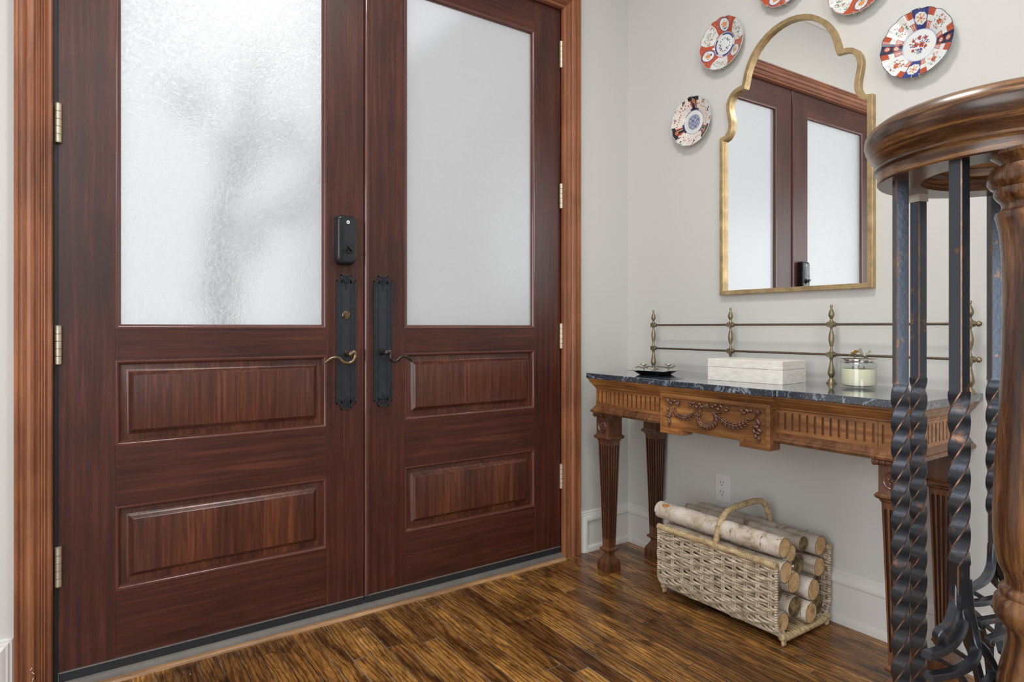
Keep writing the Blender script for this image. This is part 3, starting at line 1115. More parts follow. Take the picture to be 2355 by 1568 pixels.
def paint(kind, r, th, rs):
    """r in 0..1, th clockwise-from-top angle; returns colours"""
    x, y = r * np.sin(th), r * np.cos(th)
    C = np.ones(r.shape + (3,)) * WHT

    def put(mask, col):
        C[mask] = col

    def blob(cx, cy, rx, ry=None, col=RED, ang=0.0):
        ry = ry or rx
        dx, dy = x - cx, y - cy
        u = dx * cos(ang) + dy * sin(ang)
        v = -dx * sin(ang) + dy * cos(ang)
        put((u / rx) ** 2 + (v / ry) ** 2 < 1, col)

    def flower(cx, cy, s, col, ctr=ORG, n=5, a0=0):
        for k in range(n):
            a = a0 + 2 * pi * k / n
            blob(cx + s * .6 * sin(a), cy + s * .6 * cos(a), s * .42, s * .42, col)
        blob(cx, cy, s * .3, s * .3, ctr)

    def spray(cx, cy, s, cols, n, seed):
        q = random.Random(seed)
        for k in range(n):
            a = q.uniform(0, 2 * pi)
            d = s * sqrt(q.random())
            blob(cx + d * sin(a), cy + d * cos(a), q.uniform(.012, .034), q.uniform(.008, .02), q.choice(cols), q.uniform(0, pi))

    def sector(a0, w, r0, r1, col):
        da = (th - a0 + pi) % (2 * pi) - pi
        put((np.abs(da) < w) & (r > r0) & (r < r1), col)

    if kind == 'blue':
        for k in range(4):
            a = radians(8) + k * pi / 2
            wob = .26 if k % 2 == 0 else .20
            sector(a, wob, .46, 1.1, BLU if k % 2 == 0 else DBL)
            for sg in (-1, 1):
                sector(a + sg * (wob + .10), .11, .80, 1.1, RED)
                sector(a + sg * (wob + .10), .13, .48, .66, RED)
                for j in range(4):
                    sector(a + sg * (wob + .07 + j * .075), .018, .50, .64, WHT)
        for k in (0, 2):
            a = radians(8) + k * pi / 2
            cx, cy = .74 * sin(a), .74 * cos(a)
            for j in range(8):
                b = 2 * pi * j / 8
                blob(cx + .095 * sin(b), cy + .095 * cos(b), .075, .075, WHT)
            blob(cx, cy, .12, .12, WHT)
            for j in range(6):
                b = 2 * pi * j / 6
                blob(cx + .085 * sin(b), cy + .085 * cos(b), .018, .055, ORG, -b)
            blob(cx, cy, .03, .03, RED)
        for k in (1, 3):
            a = radians(8) + k * pi / 2
            for d in (.62, .84):
                blob(d * sin(a), d * cos(a), .082, .082, RED)
                blob(d * sin(a), d * cos(a), .045, .045, WHT)
                blob(d * sin(a), d * cos(a), .02, .02, RED)
        for k in range(4):
            a = radians(53) + k * pi / 2
            cx, cy = .74 * sin(a), .74 * cos(a)
            spray(cx, cy, .19, [GRN, RED, RED, ORG, GRN, GRY], 34, k + 3)
            flower(cx, cy, .075, RED)
        put(r < .475, WHT)
        put((r > .455) & (r < .475), np.array((.35, .40, .60)))
        spray(0, .05, .27, [BLU, BLU, RED, BLU], 60, 9)
        flower(-.10, .03, .075, RED, BLU)
        flower(.06, .0, .085, RED, BLU)
        flower(.0, .22, .06, RED, BLU)
        flower(.17, .17, .055, RED, BLU)
        flower(-.16, .17, .05, RED, BLU)
        flower(.17, -.08, .05, RED, BLU)
        flower(-.18, -.12, .05, RED, BLU)
        put((np.abs(x) < .07) & (y < -.12) & (y > -.26) & ((np.floor(x * 60) % 2) == 0), BLU)
        put((np.abs(x) < .09) & (np.abs(y + .13) < .012), BLU)
    elif kind == 'red':
        C[:] = RED
        q = random.Random(5)
        for k in range(60):
            a = q.uniform(0, 2 * pi)
            d = q.uniform(.5, 1)
            blob(d * sin(a), d * cos(a), .018, .008, np.array((.72, .45, .35)), q.uniform(0, 3))
        for k in range(3):
            a = radians(68) + k * 2 * pi / 3
            da = (th - a + pi) % (2 * pi) - pi
            lim = .34 + .10 * np.cos(da * 9)
            put((np.abs(da) < .50 - .5 * (np.abs(r - .76)) ** 1.2) & (r > .50) & (r < .97), WHT)
            for dx in (-.28, 0, .28):
                spray(.76 * sin(a + dx), .76 * cos(a + dx), .15, [GRY, ORG, GRY, RED, GRN * 1.5], 26, k * 7 + int(dx * 10))
        for k in range(3):
            a = radians(8) + k * 2 * pi / 3
            cx, cy = .72 * sin(a), .72 * cos(a)
            blob(cx, cy, .235, .235, BLU)
            blob(cx, cy, .210, .210, WHT)
            blob(cx, cy + .0, .10, .085, ORG)
            spray(cx, cy, .16, [GRY, ORG, RED], 16, 30 + k)
            blob(cx - .11 * sin(a), cy - .13 * cos(a), .06, .022, BLU, -a)
        put(r < .47, np.array((.6, .64, .68)))
        for k in range(3):
            sector(radians(30) + k * 2 * pi / 3, .72, .38, .45, BLU)
        put(r < .38, WHT)
        put((r > .235) & (r < .262) & (np.sin(th * 13) > -.3), BLU)
        for a, d in ((.6, .21), (2.4, .2), (3.9, .2), (4.6, .18)):
            for j in range(4):
                blob(d * sin(a + j * .12), (d - .03 * (j % 2)) * cos(a + j * .12), .03, .015, BLU, j)
    elif kind == 'fan':
        C[:] = np.array((.78, .72, .66))
        q = random.Random(11)
        for k in range(46):
            a = 2 * pi * k / 46
            dd = q.uniform(.70, .80)
            for rr_ in np.linspace(.52, .66, 5):
                if k % 2 == 0:
                    blob(rr_ * sin(a), rr_ * cos(a), .007, .007, np.array((.45, .2, .15)))
            blob(dd * sin(a), dd * cos(a), .035, .022, RED, q.uniform(0, 3))
        for k in range(60):
            a = q.uniform(0, 2 * pi)
            d = q.uniform(.84, .99)
            blob(d * sin(a), d * cos(a), q.uniform(.03, .07), q.uniform(.02, .045), q.choice([RED, RED, GRY, BLK, WHT, np.array((.45, .58, .66))]), q.uniform(0, 3))
        for k in range(3):
            a = radians(8) + k * 2 * pi / 3
            sector(a, .21, .52, 1.1, RED)
            sector(a, .13, .52, 1.1, BLK)
            sector(a, .30, .84, 1.1, BLK)
            sector(a, .40, .485, .565, DBL)
            blob(.82 * sin(a), .82 * cos(a), .065, .085, ORG)
            blob(.82 * sin(a), .82 * cos(a), .04, .055, RED)
            sector(a + .06, .015, .56, .75, WHT)
        put(r < .50, np.array((.10, .13, .35)))
        put(r < .485, WHT)
        cell = (np.floor(x * 55 + 2 * np.sin(y * 50)) + np.floor(y * 55 + 2 * np.sin(x * 47))) % 3
        put((r < .31 + .012 * np.sin(th * 26)) & (cell != 0), BLU)
        put((r < .31 + .012 * np.sin(th * 26)) & (cell == 1), np.array((.10, .14, .38)))
    rim = np.array((.55, .58, .60))
    put(r > .985, rim if kind != 'blue' else DBL)
    return C


def build_plate(name, label, yc, zc, R, kind, rot=0.0, nr=100, na=360):
    t = thing(name, label, 'plate', (WX, yc, zc), 'painted plates around the mirror')
    rr = np.linspace(0.004, 1.0, nr)
    tt = np.linspace(0, 2 * pi, na, endpoint=False)
    TH, RR = np.meshgrid(tt, rr)
    scal = 1 + .020 * np.abs(np.cos(TH * 8)) * RR ** 2 - .01
    # section: flat well, rising flange
    s = np.clip((RR - .46) / .54, 0, 1)
    dep = .012 + .026 * s ** .85 + .0012 * np.cos(TH * 16) * s
    X = WX - dep
    Yv = -np.sin(TH) * RR * R * scal + yc
    Zv = np.cos(TH) * RR * R * scal + zc
    V = np.stack([X, Yv, Zv], -1).reshape(-1, 3)
    col = paint(kind, RR, (TH - rot) % (2 * pi), 0).reshape(-1, 3)
    back = V.copy()
    back[:, 0] += .0035
    org = np.array((WX, yc, zc))
    verts = np.vstack([V, back]) - org
    n0 = nr * na
    F = []
    for i in range(nr - 1):
        for j in range(na):
            k = (j + 1) % na
            a, b, c, d = i * na + j, i * na + k, (i + 1) * na + k, (i + 1) * na + j
            F.append((a, b, c, d))
            if i % 6 == 0 or True:
                F.append((n0 + a, n0 + d, n0 + c, n0 + b))
    i = nr - 1
    for j in range(na):
        k = (j + 1) % na
        F.append((i * na + j, i * na + k, n0 + i * na + k, n0 + i * na + j))
    F.append(tuple(range(na - 1, -1, -1)))
    F.append(tuple(n0 + j for j in range(na)))
    me = bpy.data.meshes.new('dish')
    me.from_pydata(verts.tolist(), [], F)
    ca = me.color_attributes.new('paint', 'FLOAT_COLOR', 'POINT')
    allc = np.ones((2 * n0, 4))
    allc[:n0, :3] = col
    allc[n0:, :3] = WHT
    ca.data.foreach_set('color', allc.ravel())
    me.materials.append(M_porc)
    me.polygons.foreach_set('use_smooth', [True] * len(me.polygons))
    me.update()
    o = bpy.data.objects.new('dish', me)
    COL.objects.link(o)
    o.parent = t
    # wire hanger hooks
    for a in (radians(-6), radians(6), radians(174), radians(186)):
        mb = MB()
        u, w = -sin(a), cos(a)
        pts = [(WX - .004, yc + u * R * .6, zc + w * R * .6), (WX - .020, yc + u * R * 1.005, zc + w * R * 1.005), (WX - .038, yc + u * R * 1.03, zc + w * R * 1.03),
               (WX - .042, yc + u * R * .99, zc + w * R * .99), (WX - .039, yc + u * R * .95, zc + w * R * .95)]
        mb.tube(pts, .0011, 6)
        mk('hanger_hook', mb, M_ivory, t, True)
    return t


build_plate('wall_plate', 'painted plate with blue panels and central flower basket, right of the mirror', -1.265, 1.921, .105, 'blue')
build_plate('wall_plate', 'painted plate with red ground and blue ringed centre, upper left of the mirror', -.538, 2.192, .105, 'red')
build_plate('wall_plate', 'lowest left plate with a dark blue mottled centre and red and black rim', -.383, 1.915, .104, 'fan')
build_plate('wall_plate', 'plate cut by the photo top edge directly above the mirror arch', -.812, 2.335, .103, 'red', rot=radians(200), nr=60, na=240)
build_plate('wall_plate', 'red rimmed plate cut by the photo top edge, upper right of the mirror', -1.085, 2.196, .104, 'red', rot=radians(165), nr=60, na=240)

# ------------------------------------------------------------------ console table
TZ = .836
tb = thing('console_table', 'carved walnut console table with dark marble top and brass back gallery', 'console table', (-.19, -.79, 0))
mx0, mx1, mx2 = .017, -.397, -.412
# marble with break-front
poly = [(mx0, -.143), (mx1, -.143), (mx1, -.545), (mx2, -.548), (mx2, -1.028), (mx1, -1.031), (mx1, -1.432), (mx0, -1.432)]
mb = MB()
mb.prism(poly, lambda u, v, d: (u, v, d), TZ - .022, TZ)
mk('marble_top', mb, M_marble, tb, bevel=.002)


def around(mb, prof, x, y0, y1, back=.016, m=0):
    """moulding profile (offset out, z) run along the left end, front and right end"""
    A = [(back, y0 + o, z) for o, z in prof]
    Bq = [(x - o, y0 + o, z) for o, z in prof]
    Cq = [(x - o, y1 - o, z) for o, z in prof]
    D = [(back, y1 - o, z) for o, z in prof]
    mb.loft([A, Bq, Cq, D], m)


ax = -.366
ay0, ay1 = -.172, -1.398
mb = MB()
cor = [(-.01, .772), (.0, .772), (.004, .775), (.004, .779), (.007, .781), (.010, .786), (.016, .793), (.017, .797), (.020, .799), (.022, .806), (.025, .808), (.025, .8138), (-.01, .8138)]
around(mb, cor, ax, ay0, ay1)
# break-front part of the cornice
for_ = [(o + .015, z) for o, z in cor]
mb.loft([[(ax - o, -.555 + .0, z) for o, z in for_], [(ax - o, -1.022, z) for o, z in for_]])
mk('cornice', mb, M_taby, tb, True, sharp=28)
mb = MB()
bas = [(-.01, .700), (.001, .700), (.004, .697), (.004, .694), (.006, .692), (.010, .688), (.011, .684), (.016, .682), (.018, .677), (.016, .671), (.011, .668), (.006, .666), (-.01, .666)]
around(mb, bas, ax, ay0, ay1)
mk('lower_moulding', mb, M_tab, tb, True, sharp=28)


def slot_cell(mb, u0, u1, v0, v1, hw, s0, s1, dep, fn, m=0, mi=1):
    """rectangle u0..u1 x v0..v1 with a recessed round-ended slot; fn(u,v,d)"""
    u0, u1 = min(u0, u1), max(u0, u1)
    uc = (u0 + u1) / 2
    r = hw
    n = 8
    inner, outer = [], []
    for k in range(n + 1):
        a = pi * k / n
        inner.append((uc + r * cos(a), s1 - r + r * sin(a)))
        cu, sv = max(-1, min(1, 1.4142 * cos(a))), max(0, min(1, 1.4142 * sin(a)))
        outer.append((uc + (u1 - u0) / 2 * cu, (s1 - r) + (v1 - s1 + r) * sv))
    for k in range(n + 1):
        a = pi + pi * k / n
        inner.append((uc + r * cos(a), s0 + r + r * sin(a)))
        cu, sv = max(-1, min(1, 1.4142 * cos(a))), max(-1, min(0, 1.4142 * sin(a)))
        outer.append((uc + (u1 - u0) / 2 * cu, (s0 + r) + (s0 + r - v0) * sv))
    N_ = len(inner)
    O = [fn(u, v, 0) for u, v in outer]
    I = [fn(u, v, 0) for u, v in inner]
    I2 = [fn(uc + (u - uc) * .75, v, dep) for u, v in inner]
    b = O + I + I2
    fs = []
    for i in range(N_):
        j = (i + 1) % N_
        fs.append((i, j, N_ + j, N_ + i))
    mb.add(b, fs, m)
    fs = []
    for i in range(N_):
        j = (i + 1) % N_
        fs.append((i, j, N_ + j, N_ + i))
    fs.append(tuple(N_ + i for i in range(N_)))
    mb.add(I + I2, fs, mi)


def fluted_run(mb, a, b, pitch, fn):
    n = max(1, round(abs(b - a) / pitch))
    st = (b - a) / n
    for k in range(n):
        slot_cell(mb, a + k * st, a + (k + 1) * st, .698, .774, .0036, .710, .764, .004, fn)


mb = MB()
fr = lambda u, v, d: (ax + d, u, v)
fluted_run(mb, ay0, -.2475, .0245, fr)
fluted_run(mb, -.2475, -.565, .0245, fr)
fluted_run(mb, -1.005, -1.3165, .0245, fr)
fluted_run(mb, -1.3165, ay1, .0245, fr)
fluted_run(mb, .014, ax, .0245, lambda u, v, d: (u, ay0 - d, v))
fluted_run(mb, ax, .014, .0245, lambda u, v, d: (u, ay1 + d, v))
mb.box(ax + .005, .014, ay0 - .005, ay1 + .005, .69, .78)
mk('fluted_apron', mb, [M_taby, M_tab], tb, False)
for yy in (-.2475, -1.3165):
    mb = MB()
    mb.box(ax - .0006, ax + .003, yy - .0007, yy + .0007, .70, .772)
    mk('block_seam', mb, M_slot, tb)

# carved centre panel
cx0 = -.402
PNL = [(-.561, .787), (-.561, .642), (-.665, .642), (-.665, .660), (-.901, .660), (-.901, .642), (-1.010, .642), (-1.010, .787)]
mb = MB()
po = PNL
rings = []
pi_ = offset(PNL, .013)
pi2 = offset(PNL, .0165)
for P, x in ((po, ax + .02), (po, cx0 + .0015), (offset(PNL, .0015), cx0), (offset(PNL, .0125), cx0), (offset(PNL, .0135), cx0 + .0050), (offset(PNL, .0158), cx0 + .0050), (offset(PNL, .0172), cx0 + .0105)):
    rings.append([(x, u, v) for u, v in P])
mb.loft(rings)
cp = mk('carved_panel', mb, M_taby, tb, True, sharp=30)


def zp(a, b):
    """carving sketch coordinates -> (y, z) on the panel"""
    y = -.561 - (a - 145) / (2110 - 145) * .446
    top = 165 + (a - 145) * 205 / 1965.
    bot = 885 + (a - 145) * 330 / 1965.
    t = (b - top) / (bot - top)
    return (y, .787 - t * .145)


gx = cx0 + .0088


def nearplane(P, r, off=0):
    return [(gx - off, *p) for p in P]


mb = MB()
rd = random.Random(3)


def leafrun(pts, n, size):
    pts = [np.array(zp(*p)) for p in pts]
    seg = [np.linalg.norm(pts[i + 1] - pts[i]) for i in range(len(pts) - 1)]
    tot = sum(seg)
    for k in range(n):
        s = tot * (k + .5) / n
        i = 0
        while i < len(seg) - 1 and s > seg[i]:
            s -= seg[i]
            i += 1
        p = pts[i] + (pts[i + 1] - pts[i]) * min(1, s / seg[i])
        t = (pts[i + 1] - pts[i]) / seg[i]
        nn = np.array((-t[1], t[0]))
        fat = .65 + .45 * sin(pi * (k + .5) / n)
        for sg in (-1, 0, 1):
            d = t * .85 + nn * sg * .5
            d = d / np.linalg.norm(d)
            c = p + nn * sg * size * .55 * fat
            mb.ell((gx - .003 - (.002 if sg == 0 else 0), c[0], c[1]), (0, -d[1], d[0]), (0, d[0], d[1]), (1, 0, 0), size * .42 * fat, size * .95, .0032)


def tubez(P, r0, r1=None, off=.003):
    r1 = r1 or r0
    Q = [np.array(zp(*p)) for p in P]
    R_ = []
    for i in range(len(Q) - 1):
        for k in range(4):
            t = k / 4
            p0, p1, p2, p3 = Q[max(i - 1, 0)], Q[i], Q[i + 1], Q[min(i + 2, len(Q) - 1)]
            R_.append(.5 * ((2 * p1) + (-p0 + p2) * t + (2 * p0 - 5 * p1 + 4 * p2 - p3) * t * t + (-p0 + 3 * p1 - 3 * p2 + p3) * t ** 3))
    R_.append(Q[-1])
    n = len(R_)
    mb.tube([(gx - off, p[0], p[1]) for p in R_], [r0 + (r1 - r0) * i / n for i in range(n)], 8)


leafrun([(400, 470), (470, 580), (560, 620), (650, 640), (750, 600), (830, 540)], 9, .0098)
leafrun([(1260, 590), (1340, 680), (1430, 740), (1560, 780), (1680, 740), (1770, 680)], 9, .0098)
leafrun([(1055 + 170 * cos(t), 640 + 165 * sin(t)) for t in [radians(-50 + q * 28) for q in range(11)]], 13, .0095)
tubez([(300, 340), (340, 410), (390, 470), (440, 440)], .0022, .0034)
tubez([(1040, 420), (960, 430), (880, 490), (820, 470)], .0022, .0034)
tubez([(1080, 430), (1160, 480), (1240, 540), (1320, 520)], .0022, .0034)
tubez([(1900, 560), (1860, 620), (1800, 650), (1750, 620)], .0022, .0034)
tubez([(870, 530), (900, 580), (940, 520), (950, 470)], .002, .0026)
for (a, b) in ((295, 305), (1060, 410), (1925, 520)):
    y, z = zp(a, b)
    mb.ell((gx - .004, y, z), (0, 1, 0), (0, 0, 1), (1, 0, 0), .0088, .0092, .006)
    for k in range(3):
        mb.tube([(gx - .0096, y - .006 + k * .006, z - .006), (gx - .011, y - .004 + k * .004, z), (gx - .0096, y - .006 + k * .006, z + .006)], .0013, 6)
for (a, b, s, an) in ((350, 355, 1.1, .3), (410, 320, 1.2, -.2), (480, 370, 1.1, .7), (520, 350, .8, 1.2), (730, 390, 1.0, .5), (790, 360, 1.1, -.3), (850, 420, 1.1, .3), (905, 370, 1.2, .1),
                      (960, 420, .8, .3), (1150, 420, 1.1, .3), (1200, 395, 1.2, -.3), (1250, 465, 1.1, .2), (1310, 410, 1.1, .6), (1390, 490, 1.2, -.2), (1430, 440, .8, .7), (1660, 480, .8, .5),
                      (1700, 530, 1.1, -.2), (1750, 480, 1.2, .5), (1810, 480, 1.0, .2), (290, 460, 1.2, 1.2), (300, 590, 1.3, .4), (340, 560, 1.0, 1.0), (300, 650, 1.0, .8), (325, 700, 1.1, 1.4),
                      (310, 765, .6, 1.5), (1930, 690, 1.3, 1.0), (1890, 780, 1.4, -.2), (1945, 840, 1.2, .5), (1870, 860, 1.0, 1.2), (1920, 890, 1.1, .2), (1900, 950, 1.0, 1.3), (1945, 1000, 1.0, 1.4)):
    y, z = zp(a, b)
    d = (cos(an), sin(an))
    mb.ell((gx - .0025, y, z), (0, -d[1], d[0]), (0, d[0], d[1]), (1, 0, 0), .0052 * s, .0092 * s, .0065)
    mb.tube([(gx - .006, y - d[0] * .005 * s, z - d[1] * .005 * s), (gx - .0095, y, z + .001), (gx - .006, y + d[0] * .005 * s, z + d[1] * .005 * s)], .0015, 6)
tag(mk('garland_carving', mb, M_carve, cp, True, sharp=60), 'carved relief of leaf swags, ribbons and a central wreath')


def build_leg(cx, cy, rosette, faces):
    e = bpy.data.objects.new('leg', None)
    COL.objects.link(e)
    e.parent = tb
    e.location = (cx - tb.location[0], cy - tb.location[1], 0)
    mb = MB()
    mb.sq([(.0340, 0), (.0345, .003), (.0345, .036), (.0325, .039), (.0325, .042), (.031, .044), (.022, .058), (.0165, .066), (.015, .072), (.016, .078), (.019, .081), (.0255, .086), (.028, .090), (.028, .094),
           (.0245, .098), (.0195, .101), (.0195, .104), (.020, .130)], (cx, cy, 0))
    mk('leg_foot', mb, M_leg, e, True, sharp=30)
    mb = MB()
    mb.sq([(.031, .548), (.034, .551), (.036, .554), (.036, .557), (.041, .559), (.0455, .564), (.0455, .569), (.042, .574), (.0385, .576), (.0375, .578), (.0375, .650), (.040, .652), (.040, .657), (.037, .6665)], (cx, cy, 0))
    mk('leg_block', mb, M_leg, e, True, sharp=30)
    mb = MB()
    z0, z1 = .130, .550
    w0, w1 = .0200, .0320
    for f in range(4):
        def fn(u, v, d, f=f):
            t = (v - z0) / (z1 - z0)
            w = w0 + (w1 - w0) * t
            a, b = w - d, u * w
            if f == 0:
                return (cx - a, cy + b, v)
            if f == 1:
                return (cx + b, cy - a, v)
            if f == 2:
                return (cx + a, cy + b, v)
            return (cx + b, cy + a, v)
        nfl = 4
        pad = .10
        edges = [-1 + pad + k * (2 - 2 * pad) / nfl for k in range(nfl + 1)]
        for k in range(nfl):
            u0, u1 = edges[k], edges[k + 1]
            slot_cell2(mb, u0, u1, z0, z1, .135, z0 + .006, z1 - .018, .0045, fn)
        for (a, b) in ((-1, -1 + pad), (1 - pad, 1)):
            mb.add([fn(a, z0, 0), fn(b, z0, 0), fn(b, z1, 0), fn(a, z1, 0)], [(0, 1, 2, 3)])
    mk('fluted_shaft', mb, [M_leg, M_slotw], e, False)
    # ionic roll capital
    mb = MB()
    n = 40
    for sy in (-1,):
        pts, rad = [], []
        for k in range(n + 1):
            t = k / n
            pts.append((cx - .034, cy + .050 - .100 * t, .660))
            rad.append((.0085 + .0035 * abs(2 * t - 1)) * (1 - .10 * (k % 6 == 0)))
        mb.tube(pts, rad, 14)
    for s in (-1, 1):
        mb.lathe([(.0001, -.003), (.012, -.002), (.013, 0), (.012, .002), (.0001, .003)], (cx - .034, cy + s * .050, .660), 16, 'y')
        mb.tube([(cx - .032 + .010 * k, cy + s * .040, .661 - .0002 * k) for k in range(8)], [.0075 - .0004 * k for k in range(8)], 10)
    for k in range(9):
        mb.box(cx - .0445, cx - .038, cy - .036 + k * .009 - .0005, cy - .036 + k * .009 + .0005, .652, .669)
    mk('scroll_capital', mb, M_leg, e, True, sharp=40)
    if rosette:
        mb = MB()
        c = (cx - .0375, cy, .613)
        mb.lathe([(.0255, .0005), (.026, -.003), (.0235, -.006), (.021, -.005), (.019, -.001), (.0001, -.001)], c, 32, 'x')
        for k in range(5):
            a = 2 * pi * k / 5 + .3
            mb.ell((c[0] - .003, c[1] + .0105 * cos(a), c[2] + .0105 * sin(a)), (0, 1, 0), (0, 0, 1), (1, 0, 0), .0058, .0058, .0035)
            mb.tube([(c[0] - .005, c[1] + .0105 * cos(a) + .0048 * cos(b), c[2] + .0105 * sin(a) + .0048 * sin(b)) for b in [2 * pi * q / 12 for q in range(12)]], .0010, 5, closed=True)
        mb.ell((c[0] - .004, c[1], c[2]), (0, 1, 0), (0, 0, 1), (1, 0, 0), .0042, .0042, .004)
        mk('rosette', mb, M_carve, e, True, sharp=50)


def slot_cell2(mb, u0, u1, v0, v1, hwu, s0, s1, dep, fn):
    """like slot_cell but width is in face fractions, ends rounded by vr"""
    uc = (u0 + u1) / 2
    vr = .0035
    n = 5
    inner, outer = [], []
    for half_ in (0, 1):
        for k in range(n + 1):
            a = pi * half_ + pi * k / n
            ca, sa = cos(a), sin(a)
            base = s1 - vr if half_ == 0 else s0 + vr
            inner.append((uc + hwu * ca, base + vr * sa))
            cu = max(-1, min(1, 1.4142 * ca))
            sv = max(-1, min(1, 1.4142 * sa))
            ext = (v1 - base) if half_ == 0 else (base - v0)
            outer.append((uc + (u1 - u0) / 2 * cu, base + ext * sv))
    N_ = len(inner)
    O = [fn(u, v, 0) for u, v in outer]
    I = [fn(u, v, 0) for u, v in inner]
    I2 = [fn(uc + (u - uc) * .7, v, dep) for u, v in inner]
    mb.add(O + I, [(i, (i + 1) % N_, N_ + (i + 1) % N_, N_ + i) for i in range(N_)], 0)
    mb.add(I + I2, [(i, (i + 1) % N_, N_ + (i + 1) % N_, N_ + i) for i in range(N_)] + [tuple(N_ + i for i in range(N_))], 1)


M_slotw = simple('dark_flute_brown', (.040, .015, .008), .5)  # darker brown colour inside the leg flutes
build_leg(-.3225, -.2055, True, 2)
build_leg(-.3225, -1.352, True, 2)
build_leg(-.0375, -.2055, False, 2)
build_leg(-.0375, -1.355, False, 2)

# gallery
GX = -.037
PY = (-.192, -.600, -1.008, -1.418)
for k, y in enumerate(PY):
    mb = MB()
    mb.lathe([(.0001, 0), (.0165, 0), (.0165, .003), (.013, .006), (.012, .010), (.007, .016), (.0055, .020), (.0075, .023), (.0095, .027), (.0118, .034), (.0118, .040), (.0095, .052), (.0065, .066), (.0048, .078),
              (.0052, .084), (.0075, .088), (.0075, .108), (.0055, .114), (.0036, .122), (.0036, .128), (.0060, .130), (.0060, .1325), (.0085, .142), (.0096, .154), (.0088, .166), (.0062, .177), (.0062, .180),
              (.0040, .183), (.0036, .190), (.0080, .197), (.0080, .213), (.0055, .219), (.0036, .223), (.0060, .226), (.0098, .234), (.0100, .240), (.0075, .249), (.0035, .258), (.0028, .262), (.0045, .264),
              (.0045, .269), (.0030, .272), (.0001, .273)], (GX, y, TZ), 20)
    for zc_ in (.100, .204):
        mb.box(GX - .0098, GX + .0098, y - .0098, y + .0098, TZ + zc_ - .009, TZ + zc_ + .009)
        for s in (-1, 1):
            if (k == 0 and s == 1):
                continue
            mb.lathe([(.0085, 0), (.0085, s * .003), (.006, s * .005), (.006, s * .008)], (GX, y + s * .0095, TZ + zc_), 14, 'y')
        if k == 3:
            mb.lathe([(.006, 0), (.0085, -.004), (.0085, -.008), (.005, -.013), (.0001, -.015)], (GX, y - .016, TZ + zc_), 14, 'y')
    mk('gallery_post', mb, M_antq, tb, True, sharp=40)
for zc_ in (.100, .204):
    mb = MB()
    mb.tube([(GX, PY[0] - .006, TZ + zc_), (GX, PY[3] + .004, TZ + zc_)], .0042, 12)
    mk('gallery_rail', mb, M_rod, tb, True)

# ------------------------------------------------------------------ things on the table
from mathutils import Matrix


def rot_z(pts, c, a):
    return [(c[0] + (x - c[0]) * cos(a) - (y - c[1]) * sin(a), c[1] + (x - c[0]) * sin(a) + (y - c[1]) * cos(a), z) for x, y, z in pts]


# bone box
bx = thing('lidded_box', 'white bone inlay lidded box on the marble console top', 'box', (-.165, -.795, TZ))
c0 = (-.160, -.796)
hx_, hy_ = .083, .1435
an = radians(5.0)
mb = MB()
mb.box(c0[0] - hx_, c0[0] + hx_, c0[1] - hy_, c0[1] + hy_, TZ, TZ + .0485)
mb.v = rot_z(mb.v, c0, an)
mk('box_base', mb, M_bone, bx, bevel=.0012)
mb = MB()
mb.box(c0[0] - hx_, c0[0] + hx_, c0[1] - hy_, c0[1] + hy_, TZ + .0493, TZ + .0785)
mb.v = rot_z(mb.v, c0, an)
mk('box_lid', mb, M_bone, bx, bevel=.0012)

# candle
cc = (-.116, -1.138)
cn = thing('candle_jar', 'cream three-wick candle in a glass jar with leaf topped silver lid', 'candle', (cc[0], cc[1], TZ))
mb = MB()
mb.lathe([(.0001, .0005), (.050, .0005), (.0528, .003), (.0530, .0818), (.0505, .0818), (.0498, .010), (.046, .0065), (.0001, .0065)], (cc[0], cc[1], TZ), 48)
mk('glass_jar', mb, M_clear, cn, True, sharp=40)
mb = MB()
mb.lathe([(.0001, .0075), (.040, .0075), (.0465, .010), (.0492, .017), (.0492, .060), (.048, .0612), (.0001, .0612)], (cc[0], cc[1], TZ), 48)
mk('wax', mb, M_wax, cn, True, sharp=40)
for k in range(3):
    a = 2 * pi * k / 3 + .5
    mb = MB()
    wx, wy = cc[0] + .018 * cos(a), cc[1] + .018 * sin(a)
    mb.tube([(wx, wy, TZ + .0612), (wx + .001, wy, TZ + .066), (wx + .003, wy + .001, TZ + .0695)], .0012, 6)
    mk('wick', mb, M_slot, cn)
mb = MB()
mb.lathe([(.0001, .0795), (.0500, .0795), (.0500, .0822), (.0538, .0822), (.0545, .0832), (.0545, .0925), (.0535, .0935), (.0001, .0935)], (cc[0], cc[1], TZ), 48)
lid = mk('lid', mb, M_silver, cn, True, sharp=40)


